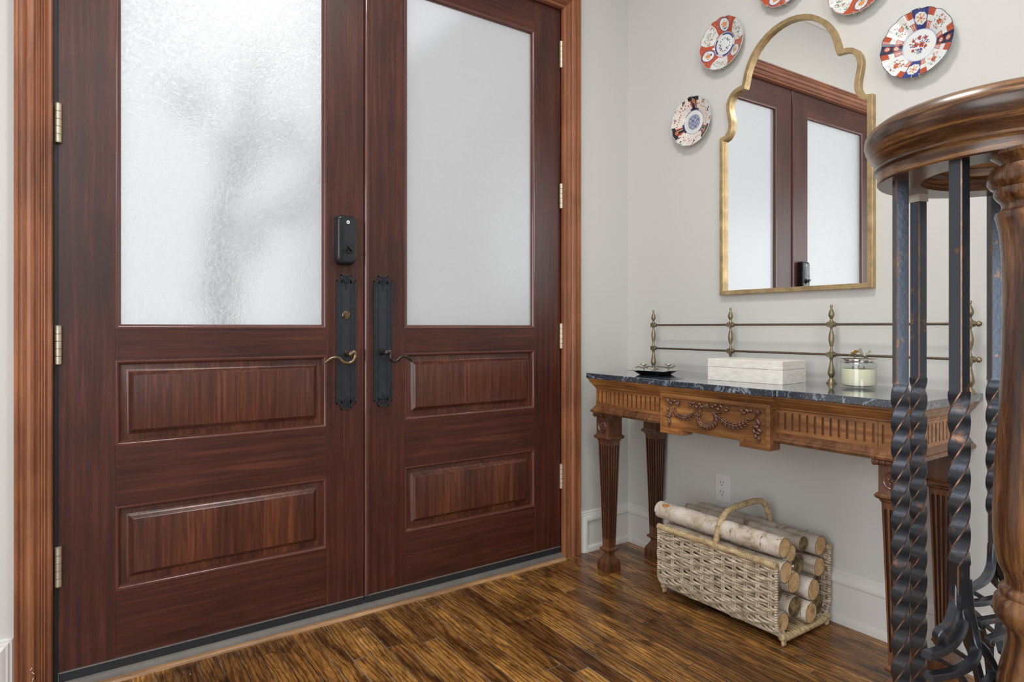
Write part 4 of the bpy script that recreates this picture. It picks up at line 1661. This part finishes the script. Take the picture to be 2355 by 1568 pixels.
def leaf_fan(mb, base, d, up, spread, ln, m=0, n=9, thick=.0006, curl=.3):
    """ginkgo-like fan from base, d direction, up normal-ish"""
    d = np.array(d, float)
    d /= np.linalg.norm(d)
    up = np.array(up, float)
    sd = np.cross(d, up)
    sd /= np.linalg.norm(sd)
    nn = np.cross(sd, d)
    base = np.array(base, float)
    top, bot = [], []
    for lay, lst in ((thick, top), (-thick, bot)):
        for k in range(n):
            a = -spread + 2 * spread * k / (n - 1)
            for q in (.25, .6, 1.0):
                L_ = ln * q * (1 - .12 * (k % 2))
                lst.append(base + d * L_ * cos(a) + sd * L_ * sin(a) + nn * (curl * L_ * abs(sin(a)) * .5 + lay))
    vs = [tuple(base)] + [tuple(p) for p in top] + [tuple(p) for p in bot]
    fs = []
    for off, flip in ((1, False), (1 + 3 * n, True)):
        for k in range(n - 1):
            a, b = off + 3 * k, off + 3 * k + 3
            q = [(0, a, b), (a, a + 1, b + 1, b), (a + 1, a + 2, b + 2, b + 1)]
            fs += [tuple(reversed(x)) for x in q] if flip else q
    for k in range(n - 1):
        a, b = 1 + 3 * k + 2, 1 + 3 * k + 5
        fs.append((a, a + 3 * n, b + 3 * n, b))
    mb.add(vs, fs, m)


R3 = np.array(RT)
F3 = np.array(FW)
U3 = np.array((0, 0, 1.0))


def loc(c, r, f, u):
    return np.array((c[0], c[1], TZ)) + R3 * r + F3 * f + U3 * u


mb = MB()
mb.tube([loc(cc, -.030, .0, .105), loc(cc, -.012, 0, .107), loc(cc, .006, .0, .103), loc(cc, .022, 0, .099), loc(cc, .032, 0, .097)], [.0022, .0026, .0026, .003, .0022], 8)
mb.tube([loc(cc, -.008, 0, .106), loc(cc, -.012, 0, .099), loc(cc, -.010, 0, .0925)], .0022, 7)
mb.tube([loc(cc, .020, 0, .099), loc(cc, .022, 0, .0925)], .0026, 7)
mk('twig_handle', mb, M_twig, lid, True)
mb = MB()
leaf_fan(mb, loc(cc, -.016, 0, .106), R3 * -.15 + U3 * .55 - F3 * .5, F3 * -1 + U3 * .3, 1.2, .021)
tag(mk('ginkgo_leaf', mb, M_gink, lid, True), 'gold leaf ornament')
mb = MB()
for d, ln in ((R3 * -.75 + U3 * .85, .026), (R3 * -.35 + U3 * 1.0 + F3 * .3, .028), (R3 * .95 + U3 * .62, .030)):
    leaf_fan(mb, loc(cc, .018, 0, .101), d, F3 * -1 + U3 * .2, .22, ln, curl=.1)
mb.ell(loc(cc, .018, -.003, .104), R3, U3, F3, .003, .003, .003)
tag(mk('butterfly_wings', mb, M_nickel, lid, True), 'pale metal butterfly ornament')

# tray
tcn = (-.221, -.372)
tp = C_ = None
ty = thing('trinket_tray', 'dark footed metal tray with blossom twig handle at the left of the console', 'tray', (tcn[0], tcn[1], TZ))


def sqring(h, z, sx=1.0):
    return [tuple(np.array((tcn[0], tcn[1], 0)) + R3 * (h * a) + F3 * (h * b) + U3 * (TZ + z)) for a, b in ((-1, 0), (0, -1), (1, 0), (0, 1))]


mb = MB()
mb.loft([sqring(.062, 0), sqring(.066, .001), sqring(.088, .0130)])
mk('tray_foot', mb, M_black, ty, bevel=.001)
mb = MB()
mb.loft([sqring(.088, .0131), sqring(.124, .0190), sqring(.124, .0205), sqring(.088, .0155), sqring(.084, .0148)])
mk('tray_rim', mb, M_silver, ty, bevel=.0006)


def tl(r, f, u):
    return np.array((tcn[0], tcn[1], TZ)) + R3 * r + F3 * f + U3 * u


mb = MB()
mb.tube([tl(-.082, 0, .028), tl(-.070, .0, .033), tl(-.050, 0, .026), tl(-.030, 0, .033), tl(0, 0, .034), tl(.03, 0, .030), tl(.052, 0, .027), tl(.068, 0, .027), tl(.080, 0, .036)], [.0026, .003, .0026, .003, .003, .003, .0036, .003, .0044], 8)
mb.tube([tl(-.046, 0, .030), tl(-.046, 0, .016)], .0022, 7)
mb.tube([tl(.055, 0, .027), tl(.055, 0, .016)], .0022, 7)
mb.tube([tl(-.030, 0, .033), tl(-.034, .004, .024)], .003, 7)
mk('twig_handle', mb, M_twig, ty, True)
for r_ in (-.046, .055):
    mb = MB()
    for k in range(5):
        a = 2 * pi * k / 5 + .3
        leaf_fan(mb, tl(r_, 0, .031), R3 * cos(a) + F3 * sin(a) + U3 * .55, U3, .6, .022, curl=.8, n=5)
    mb.ell(tl(r_, 0, .035), R3, U3, F3, .003, .003, .003)
    tag(mk('blossom', mb, M_nickel, ty, True), 'pale metal five petal blossom')

# ------------------------------------------------------------------ basket
bk = thing('log_basket', 'open ended wicker log basket with arched handle under the console table', 'basket', (-.17, -.74, 0))
BL, BR_ = -.492, -.988
XF, XK = -.332, -.014


def wall_pt(s, side):
    """cross-section of one half: s from rim (0) down and under to centre"""
    H = .232
    r = .055
    z_top = .258
    d1_ = z_top - .028 - r
    if s < d1_:
        x, z = 0, z_top - s
    elif s < d1_ + r * pi / 2:
        a = (s - d1_) / r
        x, z = r - r * cos(a), .028 + r - r * sin(a)
    else:
        x, z = r + (s - d1_ - r * pi / 2), .028
    return ((XF + x) if side == 0 else (XK - x), z)


for side, nm in ((0, 'woven_side'), (1, 'woven_side')):
    mb = MB()
    SPC = .0083
    total = (.258 - .028 - .055) + .055 * pi / 2 + (.02 if side == 0 else .02)
    rows = int(total / SPC)
    ns = 11
    for r_ in range(rows):
        s = .010 + r_ * SPC
        pts, rad = [], []
        m_ = 76
        x_, z_ = wall_pt(s, side)
        x2, z2 = wall_pt(s + .002, side)
        tx, tz = x2 - x_, z2 - z_
        l_ = sqrt(tx * tx + tz * tz)
        nx, nz = -tz / l_, tx / l_
        if side == 0:
            nx, nz = -nx, -nz
        for k in range(m_ + 1):
            t = k / m_
            y = BL + (BR_ - BL) * t
            w = sin(pi * t * ns + r_ * pi * .5) * .0058
            v = .0022 * sin(pi * t * ns * .5 + r_ * 2.1)
            bul = .010 * sin(pi * t)
            pts.append((x_ + nx * (w), y, z_ + nz * w + v))
            rad.append(.0047)
        mb.tube(pts, rad, 6)
        for yy in (BL, BR_):
            mb.ell((x_ , yy, z_), (1, 0, 0), (0, 1, 0), (0, 0, 1), .0095, .006, .0046, seg=8)
    mk(nm, mb, M_wick, bk, True, sharp=70)
    mb = MB()
    for k in range(ns + 1):
        y = BL + (BR_ - BL) * (k + .5) / ns if k < ns else BR_
        if k == ns:
            continue
        for dy in (-.004, .004):
            pts = [(wall_pt(q * total / 14, side)[0], y + dy, wall_pt(q * total / 14, side)[1]) for q in range(15)]
            mb.tube(pts, .0038, 6)
    mk('stakes', mb, M_wick, bk, True)


def wrapped(mb, pts, r, pitch=.0062, amp=.0017, seg=10):
    """cane-wrapped rod"""
    P = [np.array(p, float) for p in pts]
    out = [P[0]]
    for i in range(len(P) - 1):
        d = np.linalg.norm(P[i + 1] - P[i])
        n = max(2, int(d / (pitch / 5)))
        for k in range(1, n + 1):
            out.append(P[i] + (P[i + 1] - P[i]) * k / n)
    L_ = 0
    rad = []
    for i in range(len(out)):
        if i:
            L_ += np.linalg.norm(out[i] - out[i - 1])
        rad.append(r - amp + amp * abs(sin(pi * L_ / pitch)) ** .5 * 1.0)
    mb.tube(out, rad, seg)


for x in (XF, XK):
    mb = MB()
    wrapped(mb, [(x, BL - .0 + .004, .262), (x, BR_ - .004, .262)], .0125, .0075)
    mk('rim', mb, M_wrap, bk, True, sharp=80)
mb = MB()
hp = []
hy = -.752
hz0 = .250
for (x, z) in ((XF, .252), (XF + .008, .285), (XF + .018, .320), (XF + .034, .350), (XF + .060, .370), (XF + .100, .381), (XF + .16, .386), (XF + .215, .388), (XF + .252, .382), (XF + .278, .362), (XF + .295, .325), (XK, .252)):
    hp.append((x, hy - (x - XF) * .06, z))
wrapped(mb, hp, .0115, .0066)
mk('arched_handle', mb, M_wrap, bk, True, sharp=80)
# bottom rods and feet
for y in (BL, BR_ - .004):
    mb = MB()
    wrapped(mb, [(XF + .02, y, .030), (XF + .05, y, .021), (XK - .05, y, .021), (XK - .02, y, .030)], .0115, .011)
    mk('end_rod', mb, M_wrap, bk, True, sharp=80)
mb = MB()
for x in (XF + .06, XF + .075):
    mb.tube([(x, BL, .014), (x, BR_, .014)], .006, 8)
for x in np.linspace(XF + .09, XK - .06, 12):
    mb.tube([(x, BL, .027), (x, BR_, .027)], .0048, 6)
mk('slatted_base', mb, M_wrap, bk, True)
for x, y in ((XF + .03, BR_ - .006), (XK - .03, BR_ - .006), (XF + .03, BL), (XK - .03, BL)):
    mb = MB()
    mb.tube([(x - .006, y, .034), (x - .004, y - .002, .004), (x + .004, y - .002, .0035), (x + .008, y, .034)], .0055, 8)
    mk('foot', mb, M_wrap, bk, True)

# logs
LOGS = [  # x, z, r, y near end, length, dark end, grey bark, label
    (-.286, .313, .0335, -.988, .53, 0, 0, 'topmost white birch log at the basket front with a torn orange knot'),
    (-.229, .277, .0302, -.975, .50, 0, 0, 'birch log just behind and below the topmost front log'),
    (-.136, .289, .0275, -.965, .50, 1, 1, 'grey birch log with a dark mossy end in the top row'),
    (-.066, .276, .0355, -.985, .51, 0, 1, 'tan ended birch log nearest the wall in the top row'),
    (-.285, .233, .0358, -.992, .50, 0, 0, 'pale birch log lying level with the front basket rim'),
    (-.227, .185, .0365, -.985, .50, 0, 0, 'pale cut log second from the front, just below the rim'),
    (-.163, .224, .0365, -.960, .50, 1, 0, 'dark mossy ended log in the middle below the top row'),
    (-.064, .199, .0340, -.980, .50, 0, 0, 'speckled tan log by the back side in the second row'),
    (-.124, .139, .0370, -.995, .50, 0, 0, 'round tan log with a knot eye in the middle of the stack'),
    (-.0595, .138, .0270, -.962, .50, 1, 0, 'small mossy log near the back side at mid height'),
    (-.289, .151, .0325, -.960, .49, 1, 0, 'mossy log tucked behind the front side at mid height'),
    (-.224, .103, .0370, -.985, .50, 1, 0, 'dark mottled log low in the stack toward the front'),
    (-.149, .069, .0355, -1.000, .50, 0, 0, 'pale orange log at the bottom middle, sticking out furthest'),
    (-.068, .070, .0358, -.975, .50, 1, 0, 'mossy log with peeling bark at the bottom back'),
    (-.288, .068, .0335, -.985, .50, 0, 0, 'tan log at the bottom front corner of the basket'),
]
for i, (x, z, r, y0, ln, dk, gb, lab) in enumerate(LOGS):
    rd = random.Random(40 + i)
    mb = MB()
    seg = 28
    nn_ = 22
    rings = []
    ph = [rd.uniform(0, 6.28) for _ in range(6)]
    for k in range(nn_ + 1):
        t = k / nn_
        ring = []
        bx_ = .0015 * sin(3 * t + ph[0])
        bz_ = .0012 * sin(4 * t + ph[1])
        for j in range(seg):
            a = 2 * pi * j / seg
            rr_ = r * (.965 + .018 * sin(2 * a + ph[2] + t) + .012 * sin(3 * a + ph[3] - 2 * t) + .008 * sin(9 * t + ph[4]))
            ring.append((x + bx_ + rr_ * cos(a), y0 + ln * t, z + bz_ + rr_ * sin(a)))
        rings.append(ring)
    for ring_set in (rings,):
        mb.loft(ring_set, 0, cap=False)
    for ring, oy in ((rings[0], 0), (rings[-1], 0)):
        c_ = np.mean(np.array(ring), 0)
        r2 = [tuple(c_ + (np.array(p) - c_) * .93) for p in ring]
        r3 = [tuple(c_ + (np.array(p) - c_) * .5) for p in ring]
        b = ring + r2
        n = seg
        mb.add(b, [(q, (q + 1) % n, n + (q + 1) % n, n + q) for q in range(n)], 2)
        mb.add(r2, [tuple(range(n))], 1)
    # curls of peeling bark
    if i in (0, 4, 13, 3):
        for q in range(7):
            a = rd.uniform(.2, 2.6)
            yy = y0 + rd.choice([rd.uniform(.0, .03), rd.uniform(.05, ln - .05), ln - .01])
            px_, pz_ = x + r * .97 * cos(a), z + r * .97 * sin(a)
            mb.strap([(px_, yy, pz_), (px_ + .004 * cos(a), yy - .006, pz_ + .004 * sin(a)), (px_ + .008 * cos(a), yy - .007, pz_ + .006 * sin(a))], .007, .0006, (-sin(a), 0, cos(a)))
    if i == 0:
        a = radians(128)
        mb.ell((x + r * .93 * cos(a), y0 + ln - .045, z + r * .93 * sin(a)), (-sin(a), 0, cos(a)), (0, 1, 0), (cos(a), 0, sin(a)), .010, .021, .0035, m=3)
    o = mk('birch_log', mb, [M_barkg if gb else M_bark, M_endd if dk else M_endc, simple('bark_edge', (.16, .10, .06), .8) if i == 0 else bpy.data.materials['bark_edge'],
                            simple('torn_knot_wood', (.50, .21, .05), .7, var=.3, vscale=90) if i == 0 else bpy.data.materials['torn_knot_wood']], None, True, sharp=50)
    tag(o, lab, 'log', 'birch logs in the wicker basket')


# ------------------------------------------------------------------ stair railing at the right
DV = .215


def cp3(lat, dep, z):
    return (CAM[0] + FW[0] * dep + RT[0] * lat, CAM[1] + FW[1] * dep + RT[1] * lat, z)


vc = cp3(3.28 * DV, 4.13 * DV, 0)
ZU = CAM[2] + DV
sr = thing('stair_railing', 'stair railing with dark oak volute handrail, turned newel and twisted iron balusters', 'stair railing', (vc[0], vc[1], .20))
mb = MB()
ro, ri = .765 * DV, .50 * DV
prof = [(ri, ZU), (ro - .002, ZU), (ro, ZU + .002), (ro, ZU + .016), (ro + .0015, ZU + .0185), (ro + .004, ZU + .0205), (ro + .0035, ZU + .024), (ro - .001, ZU + .0265), (ro + .002, ZU + .030), (ro + .006, ZU + .036),
        (ro + .011, ZU + .044), (ro + .0155, ZU + .053), (ro + .0175, ZU + .061), (ro + .0165, ZU + .069), (ro + .012, ZU + .077), (ro + .003, ZU + .084), (ro - .012, ZU + .088), (ri + .018, ZU + .089),
        (ri + .005, ZU + .086), (ri - .004, ZU + .078), (ri - .010, ZU + .062), (ri - .008, ZU + .045), (ri - .002, ZU + .034), (ri - .006, ZU + .028), (ri - .006, ZU + .022), (ri - .001, ZU + .018), (ri, ZU + .012)]
seg = 96
rings = [[(vc[0] + r * cos(2 * pi * k / seg), vc[1] + r * sin(2 * pi * k / seg), z) for r, z in prof] for k in range(seg)]
mb.loft(rings, loop=True)
# rail running on from the volute, away to the right of the view
u = np.array(cp3(1, 0, 0)) - np.array(cp3(0, 0, 0))
u = u / np.linalg.norm(u)
d_ = np.array(FW)
hc = (ro + ri) / 2


def rail_ring(o, side, k):
    """cross-section of the straight run; side unit points outwards"""
    R_ = []
    for r, z in prof:
        R_.append(tuple(np.array((vc[0], vc[1], 0)) + o + side * r + U3 * (z + k)))
    return R_


ang = radians(-18)
side = -(d_ * cos(ang) + u * -sin(ang))
along = u * cos(ang) + d_ * sin(ang)
mb.loft([rail_ring(along * s, side, 0) for s in (0, .12, .35, .7)])
hr = mk('handrail', mb, M_rail, sr, True, sharp=32)

# newel
nx, ny, _ = cp3(3.0 * DV, 3.57 * DV, 0)
nD = 3.57 * DV


def nz(py):
    return CAM[2] - (py - 752.5) / FOC * nD * 1.033


mb = MB()
npx = 1177.5 + FOC * (3.0 / 3.57)


def nr(px):
    th_ = math.atan((npx - 1177.5) / FOC)
    return nD / cos(th_) * sin(th_ - math.atan((px - 1177.5) / FOC))


prof = [(.050, ZU + .001), (.049, ZU - .003), (nr(2296), ZU - .010), (nr(2300), ZU - .016), (nr(2280), nz(392)), (nr(2268), nz(410)), (nr(2268), nz(424)), (nr(2276), nz(436)), (nr(2284), nz(440)), (nr(2283), nz(452)),
        (nr(2290), nz(462)), (nr(2300), nz(470)), (nr(2303), nz(480)), (nr(2300), nz(488)), (nr(2288), nz(494)), (nr(2286), nz(500)), (nr(2290), nz(512)), (nr(2297), nz(540)), (nr(2302), nz(590)), (nr(2304), nz(650)), (nr(2304), nz(740)),
        (nr(2302), nz(830)), (nr(2297), nz(920)), (nr(2291), nz(1000)), (nr(2285), nz(1080)), (nr(2281), nz(1160)), (nr(2281), nz(1215)), (nr(2285), nz(1262)), (nr(2293), nz(1290)), (nr(2303), nz(1305)), (nr(2308), nz(1312)),
        (nr(2310), nz(1332)), (nr(2298), nz(1340)), (nr(2294), nz(1348)), (nr(2296), nz(1356)), (nr(2285), nz(1366)), (nr(2280), nz(1385)), (nr(2283), nz(1402)), (nr(2296), nz(1418)), (nr(2310), nz(1432)), (nr(2313), nz(1450)),
        (nr(2305), nz(1490)), (nr(2293), nz(1540)), (nr(2285), nz(1600)), (nr(2290), nz(1700)), (.045, .44), (.055, .42), (.055, .40), (.050, .39)]
prof = [(r, z) for r, z in prof]
mb.lathe(prof, (nx, ny, 0), 64)
mb.box(nx - .055, nx + .055, ny - .055, ny + .055, .192, .40)
mk('newel_post', mb, M_newel, sr, True, sharp=35)


def square_bar(mb, c, zt, z_a, z_b, z_end, s=.0172, ang0=0.0, pitch=.146, cw=-1):
    """bar: straight from zt to z_a, twisted z_a..z_b, straight to z_end"""
    h = s / 2
    ch = .0013
    base = [(-h + ch, -h), (h - ch, -h), (h, -h + ch), (h, h - ch), (h - ch, h), (-h + ch, h), (-h, h - ch), (-h, -h + ch)]
    zs = [zt, z_a]
    n = int((z_a - z_b) / .0027)
    tw = [(zt, 0), (z_a, 0)]
    for k in range(1, n + 1):
        z = z_a + (z_b - z_a) * k / n
        tw.append((z, 2 * pi * (z_a - z) / pitch * cw))
    if z_end < z_b:
        tw.append((z_end, tw[-1][1]))
    rings = []
    for z, a in tw:
        a += ang0
        sc = 1.10 if (z < z_a - .002 and z > z_b + .002) else 1.0
        rings.append([(c[0] + sc * (x * cos(a) - y * sin(a)), c[1] + sc * (x * sin(a) + y * cos(a)), z) for x, y in base])
    nb = len(rings)
    vs = [p for r in rings for p in r]
    for j in range(8):
        j2 = (j + 1) % 8
        fs = [(i * 8 + j, i * 8 + j2, i * 8 + 8 + j2, i * 8 + 8 + j) for i in range(nb - 1)]
        mb.add(vs, fs, 0 if j % 2 == 0 else 1)
    mb.add(rings[0], [tuple(range(8))])
    mb.add(rings[-1], [tuple(range(7, -1, -1))])


def bpos(px, depu):
    dep = depu * DV
    return cp3((px - 1177.5) / FOC * dep, dep, 0)


va = -YAW
BAL = [(2071, 4.316, 'long', radians(-14)), (2112, 4.756, 'long', radians(17)), (2206, 3.80, 'short', radians(21)), (2288, 4.80, 'short', radians(-14))]
for px, du, kind, a0 in BAL:
    c = bpos(px, du)
    mb = MB()
    if kind == 'long':
        square_bar(mb, c, ZU + .003, .950, .33, .192, ang0=va + a0)
    else:
        square_bar(mb, c, ZU + .003, .948, .722, .64 if px < 2250 else .655, ang0=va + a0)
    b = mk('baluster', mb, [M_iron, M_ironedge], sr, True, sharp=30)
    if kind == 'long' and du > 4.5:
        mb = MB()
        h = .0096
        mb.box(-h, h, -h, h, ZU - .012, ZU)
        q = [(c[0] + x * cos(va + a0) - y * sin(va + a0), c[1] + x * sin(va + a0) + y * cos(va + a0), z) for x, y, z in mb.v]
        mb.v = q
        mk('collar', mb, M_ivory, b)
    if kind == 'short':
        near = px < 2250

        def pp(x, y, du_):
            dep = du_ * DV
            return cp3((x - 1177.5) / FOC * dep, dep, CAM[2] - (y - 752.5) / FOC * dep)

        def bar(mb, pts, w=.0115, t=.0055, wide=U3):
            P = [np.array(pp(*p)) for p in pts]
            R_ = []
            for i in range(len(P) - 1):
                p0, p1, p2, p3 = P[max(i - 1, 0)], P[i], P[i + 1], P[min(i + 2, len(P) - 1)]
                for k in range(6):
                    t_ = k / 6
                    R_.append(.5 * ((2 * p1) + (-p0 + p2) * t_ + (2 * p0 - 5 * p1 + 4 * p2 - p3) * t_ * t_ + (-p0 + 3 * p1 - 3 * p2 + p3) * t_ ** 3))
            R_.append(P[-1])
            mb.strap(R_, w, t, wide)

        if near:
            sets = [
                ([(2198, 1345, 3.80), (2195, 1395, 3.76), (2182, 1435, 3.66), (2163, 1452, 3.60), (2158, 1464, 3.60), (2161, 1482, 3.66)], .012, .009, F3),
                ([(2211, 1355, 3.80), (2214, 1410, 3.78), (2210, 1445, 3.72), (2190, 1478, 3.62), (2160, 1498, 3.55), (2130, 1506, 3.50)], .012, .009, F3),
                ([(2222, 1330, 3.80), (2228, 1400, 3.80), (2240, 1460, 3.80), (2244, 1500, 3.76), (2228, 1528, 3.66), (2185, 1548, 3.58), (2136, 1556, 3.52)], .012, .009, F3),
                ([(2221, 1440, 3.85), (2228, 1480, 3.92), (2236, 1500, 3.95), (2248, 1540, 3.95), (2262, 1600, 3.95)], .012, .008, F3),
                ([(2240, 1468, 3.80), (2262, 1492, 3.80), (2282, 1528, 3.80), (2284, 1552, 3.78), (2262, 1580, 3.70), (2240, 1600, 3.7)], .012, .008, F3),
                ([(2170, 1470, 3.64), (2186, 1488, 3.75), (2210, 1504, 3.9), (2238, 1524, 4.0)], .011, .006, F3),
                ([(2138, 1506, 3.52), (2160, 1514, 3.65), (2196, 1540, 3.9), (2220, 1572, 4.0)], .011, .006, F3),
                ([(2200, 1545, 3.6), (2215, 1565, 3.7), (2222, 1600, 3.8)], .011, .006, F3),
            ]
        else:
            sets = [
                ([(2282, 1250, 4.80), (2279, 1300, 4.76), (2268, 1328, 4.66), (2250, 1343, 4.55), (2228, 1353, 4.5)], .013, .008, F3),
                ([(2294, 1250, 4.80), (2300, 1310, 4.80), (2312, 1340, 4.85)], .015, .008, F3),
                ([(2288, 1290, 4.82), (2284, 1330, 4.9), (2310, 1360, 5.0)], .013, .008, F3),
                ([(2228, 1356, 4.5), (2246, 1366, 4.6), (2275, 1384, 4.85), (2300, 1402, 4.95)], .012, .007, F3),
                ([(2226, 1386, 4.45), (2255, 1385, 4.5), (2285, 1378, 4.6), (2315, 1374, 4.7)], .013, .008, F3),
                ([(2228, 1398, 4.45), (2245, 1412, 4.6), (2268, 1438, 4.8), (2290, 1456, 4.9)], .012, .007, F3),
                ([(2256, 1436, 4.4), (2258, 1428, 4.4), (2280, 1424, 4.45), (2312, 1418, 4.5), (2325, 1415, 4.55)], .013, .008, F3),
                ([(2254, 1440, 4.4), (2262, 1470, 4.5), (2272, 1505, 4.6), (2280, 1560, 4.6), (2282, 1600, 4.6)], .012, .008, F3),
                ([(2276, 1480, 4.3), (2278, 1470, 4.3), (2296, 1462, 4.35), (2318, 1452, 4.45)], .013, .008, F3),
                ([(2274, 1484, 4.3), (2274, 1505, 4.35), (2278, 1545, 4.4), (2280, 1600, 4.4)], .012, .008, F3),
                ([(2282, 1385, 4.6), (2300, 1410, 4.8), (2312, 1430, 4.9)], .012, .007, F3),
                ([(2306, 1500, 4.6), (2298, 1465, 4.7), (2300, 1430, 4.8)], .012, .007, F3),
            ]
        for pts, w, t, wd in sets:
            mb = MB()
            bar(mb, pts, w, t, wd)
            mk('iron_scroll', mb, M_iron, b, True, sharp=35)
        mb = MB()
        square_bar(mb, c, .44, .43, .20, .192, ang0=va)
        mk('lower_shaft', mb, [M_iron, M_ironedge], b, True, sharp=30)

# starting step under the railing, below the picture edge
mb = MB()
mb.box(-1.45, -.72, -2.6, -1.72, 0, .155)
mb.box(-1.48, -.70, -2.62, -1.69, .155, .192)
tag(mk('trim_5', mb, M_rail, bevel=.008), None, None, None, 'structure')

# ------------------------------------------------------------------ outside the door
mb = MB()
mb.box(-9, 9, WY + .15, 14, -.12, -.03)
tag(mk('porch_floor', mb, simple('pale_paving', (.62, .61, .58), .8, var=.1)), None, None, None, 'structure')
mb = MB()
mb.box(1.0, 1.2, WY + .16, 9, -.03, 4.2)  # invented wall, put outside to grey down the right door pane
tag(mk('pane_dimming_wall', mb, simple('dimming_wall_cream', (.60, .575, .55), .8)), None, None, None, 'structure')
M_leafd = simple('standin_grey', (.16, .18, .17), .8, var=.3, vscale=3)
rd = random.Random(21)
tre = thing('standin_tree', 'made-up grey tree giving soft dark patches in the frosted left door glass', 'tree', (-1.30, 2.6, -.03))  # stand-in for unknown scenery, added to darken parts of the left pane
mb = MB()
mb.tube([(-1.36, 2.6, -.03), (-1.34, 2.6, 1.0), (-1.38, 2.62, 1.7), (-1.22, 2.6, 2.4), (-1.1, 2.6, 3.1)], [.10, .08, .075, .06, .03], 12)
mk('trunk', mb, M_leafd, tre, True)
mb = MB()
for (x, z, r) in ((-1.28, 1.62, .17), (-1.38, 1.30, .13), (-1.12, 1.75, .15), (-.86, 1.95, .16), (-1.24, 2.25, .18), (-.95, 2.45, .17), (-.35, 1.45, .10), (-.6, 2.2, .12), (-1.55, 2.6, .14)):
    for q in range(26):
        a, b, d = rd.uniform(0, 6.28), rd.uniform(-1, 1), r * rd.random() ** .5
        mb.ell((x + d * cos(a), 2.6 + d * sin(a), z + r * b), (cos(b), sin(b), 0), (0, 0, 1), (-sin(b), cos(b), 0), .045, .03, .015, seg=5, ring=3)
tag(mk('foliage', mb, M_leafd, tre, True), kind='stuff')
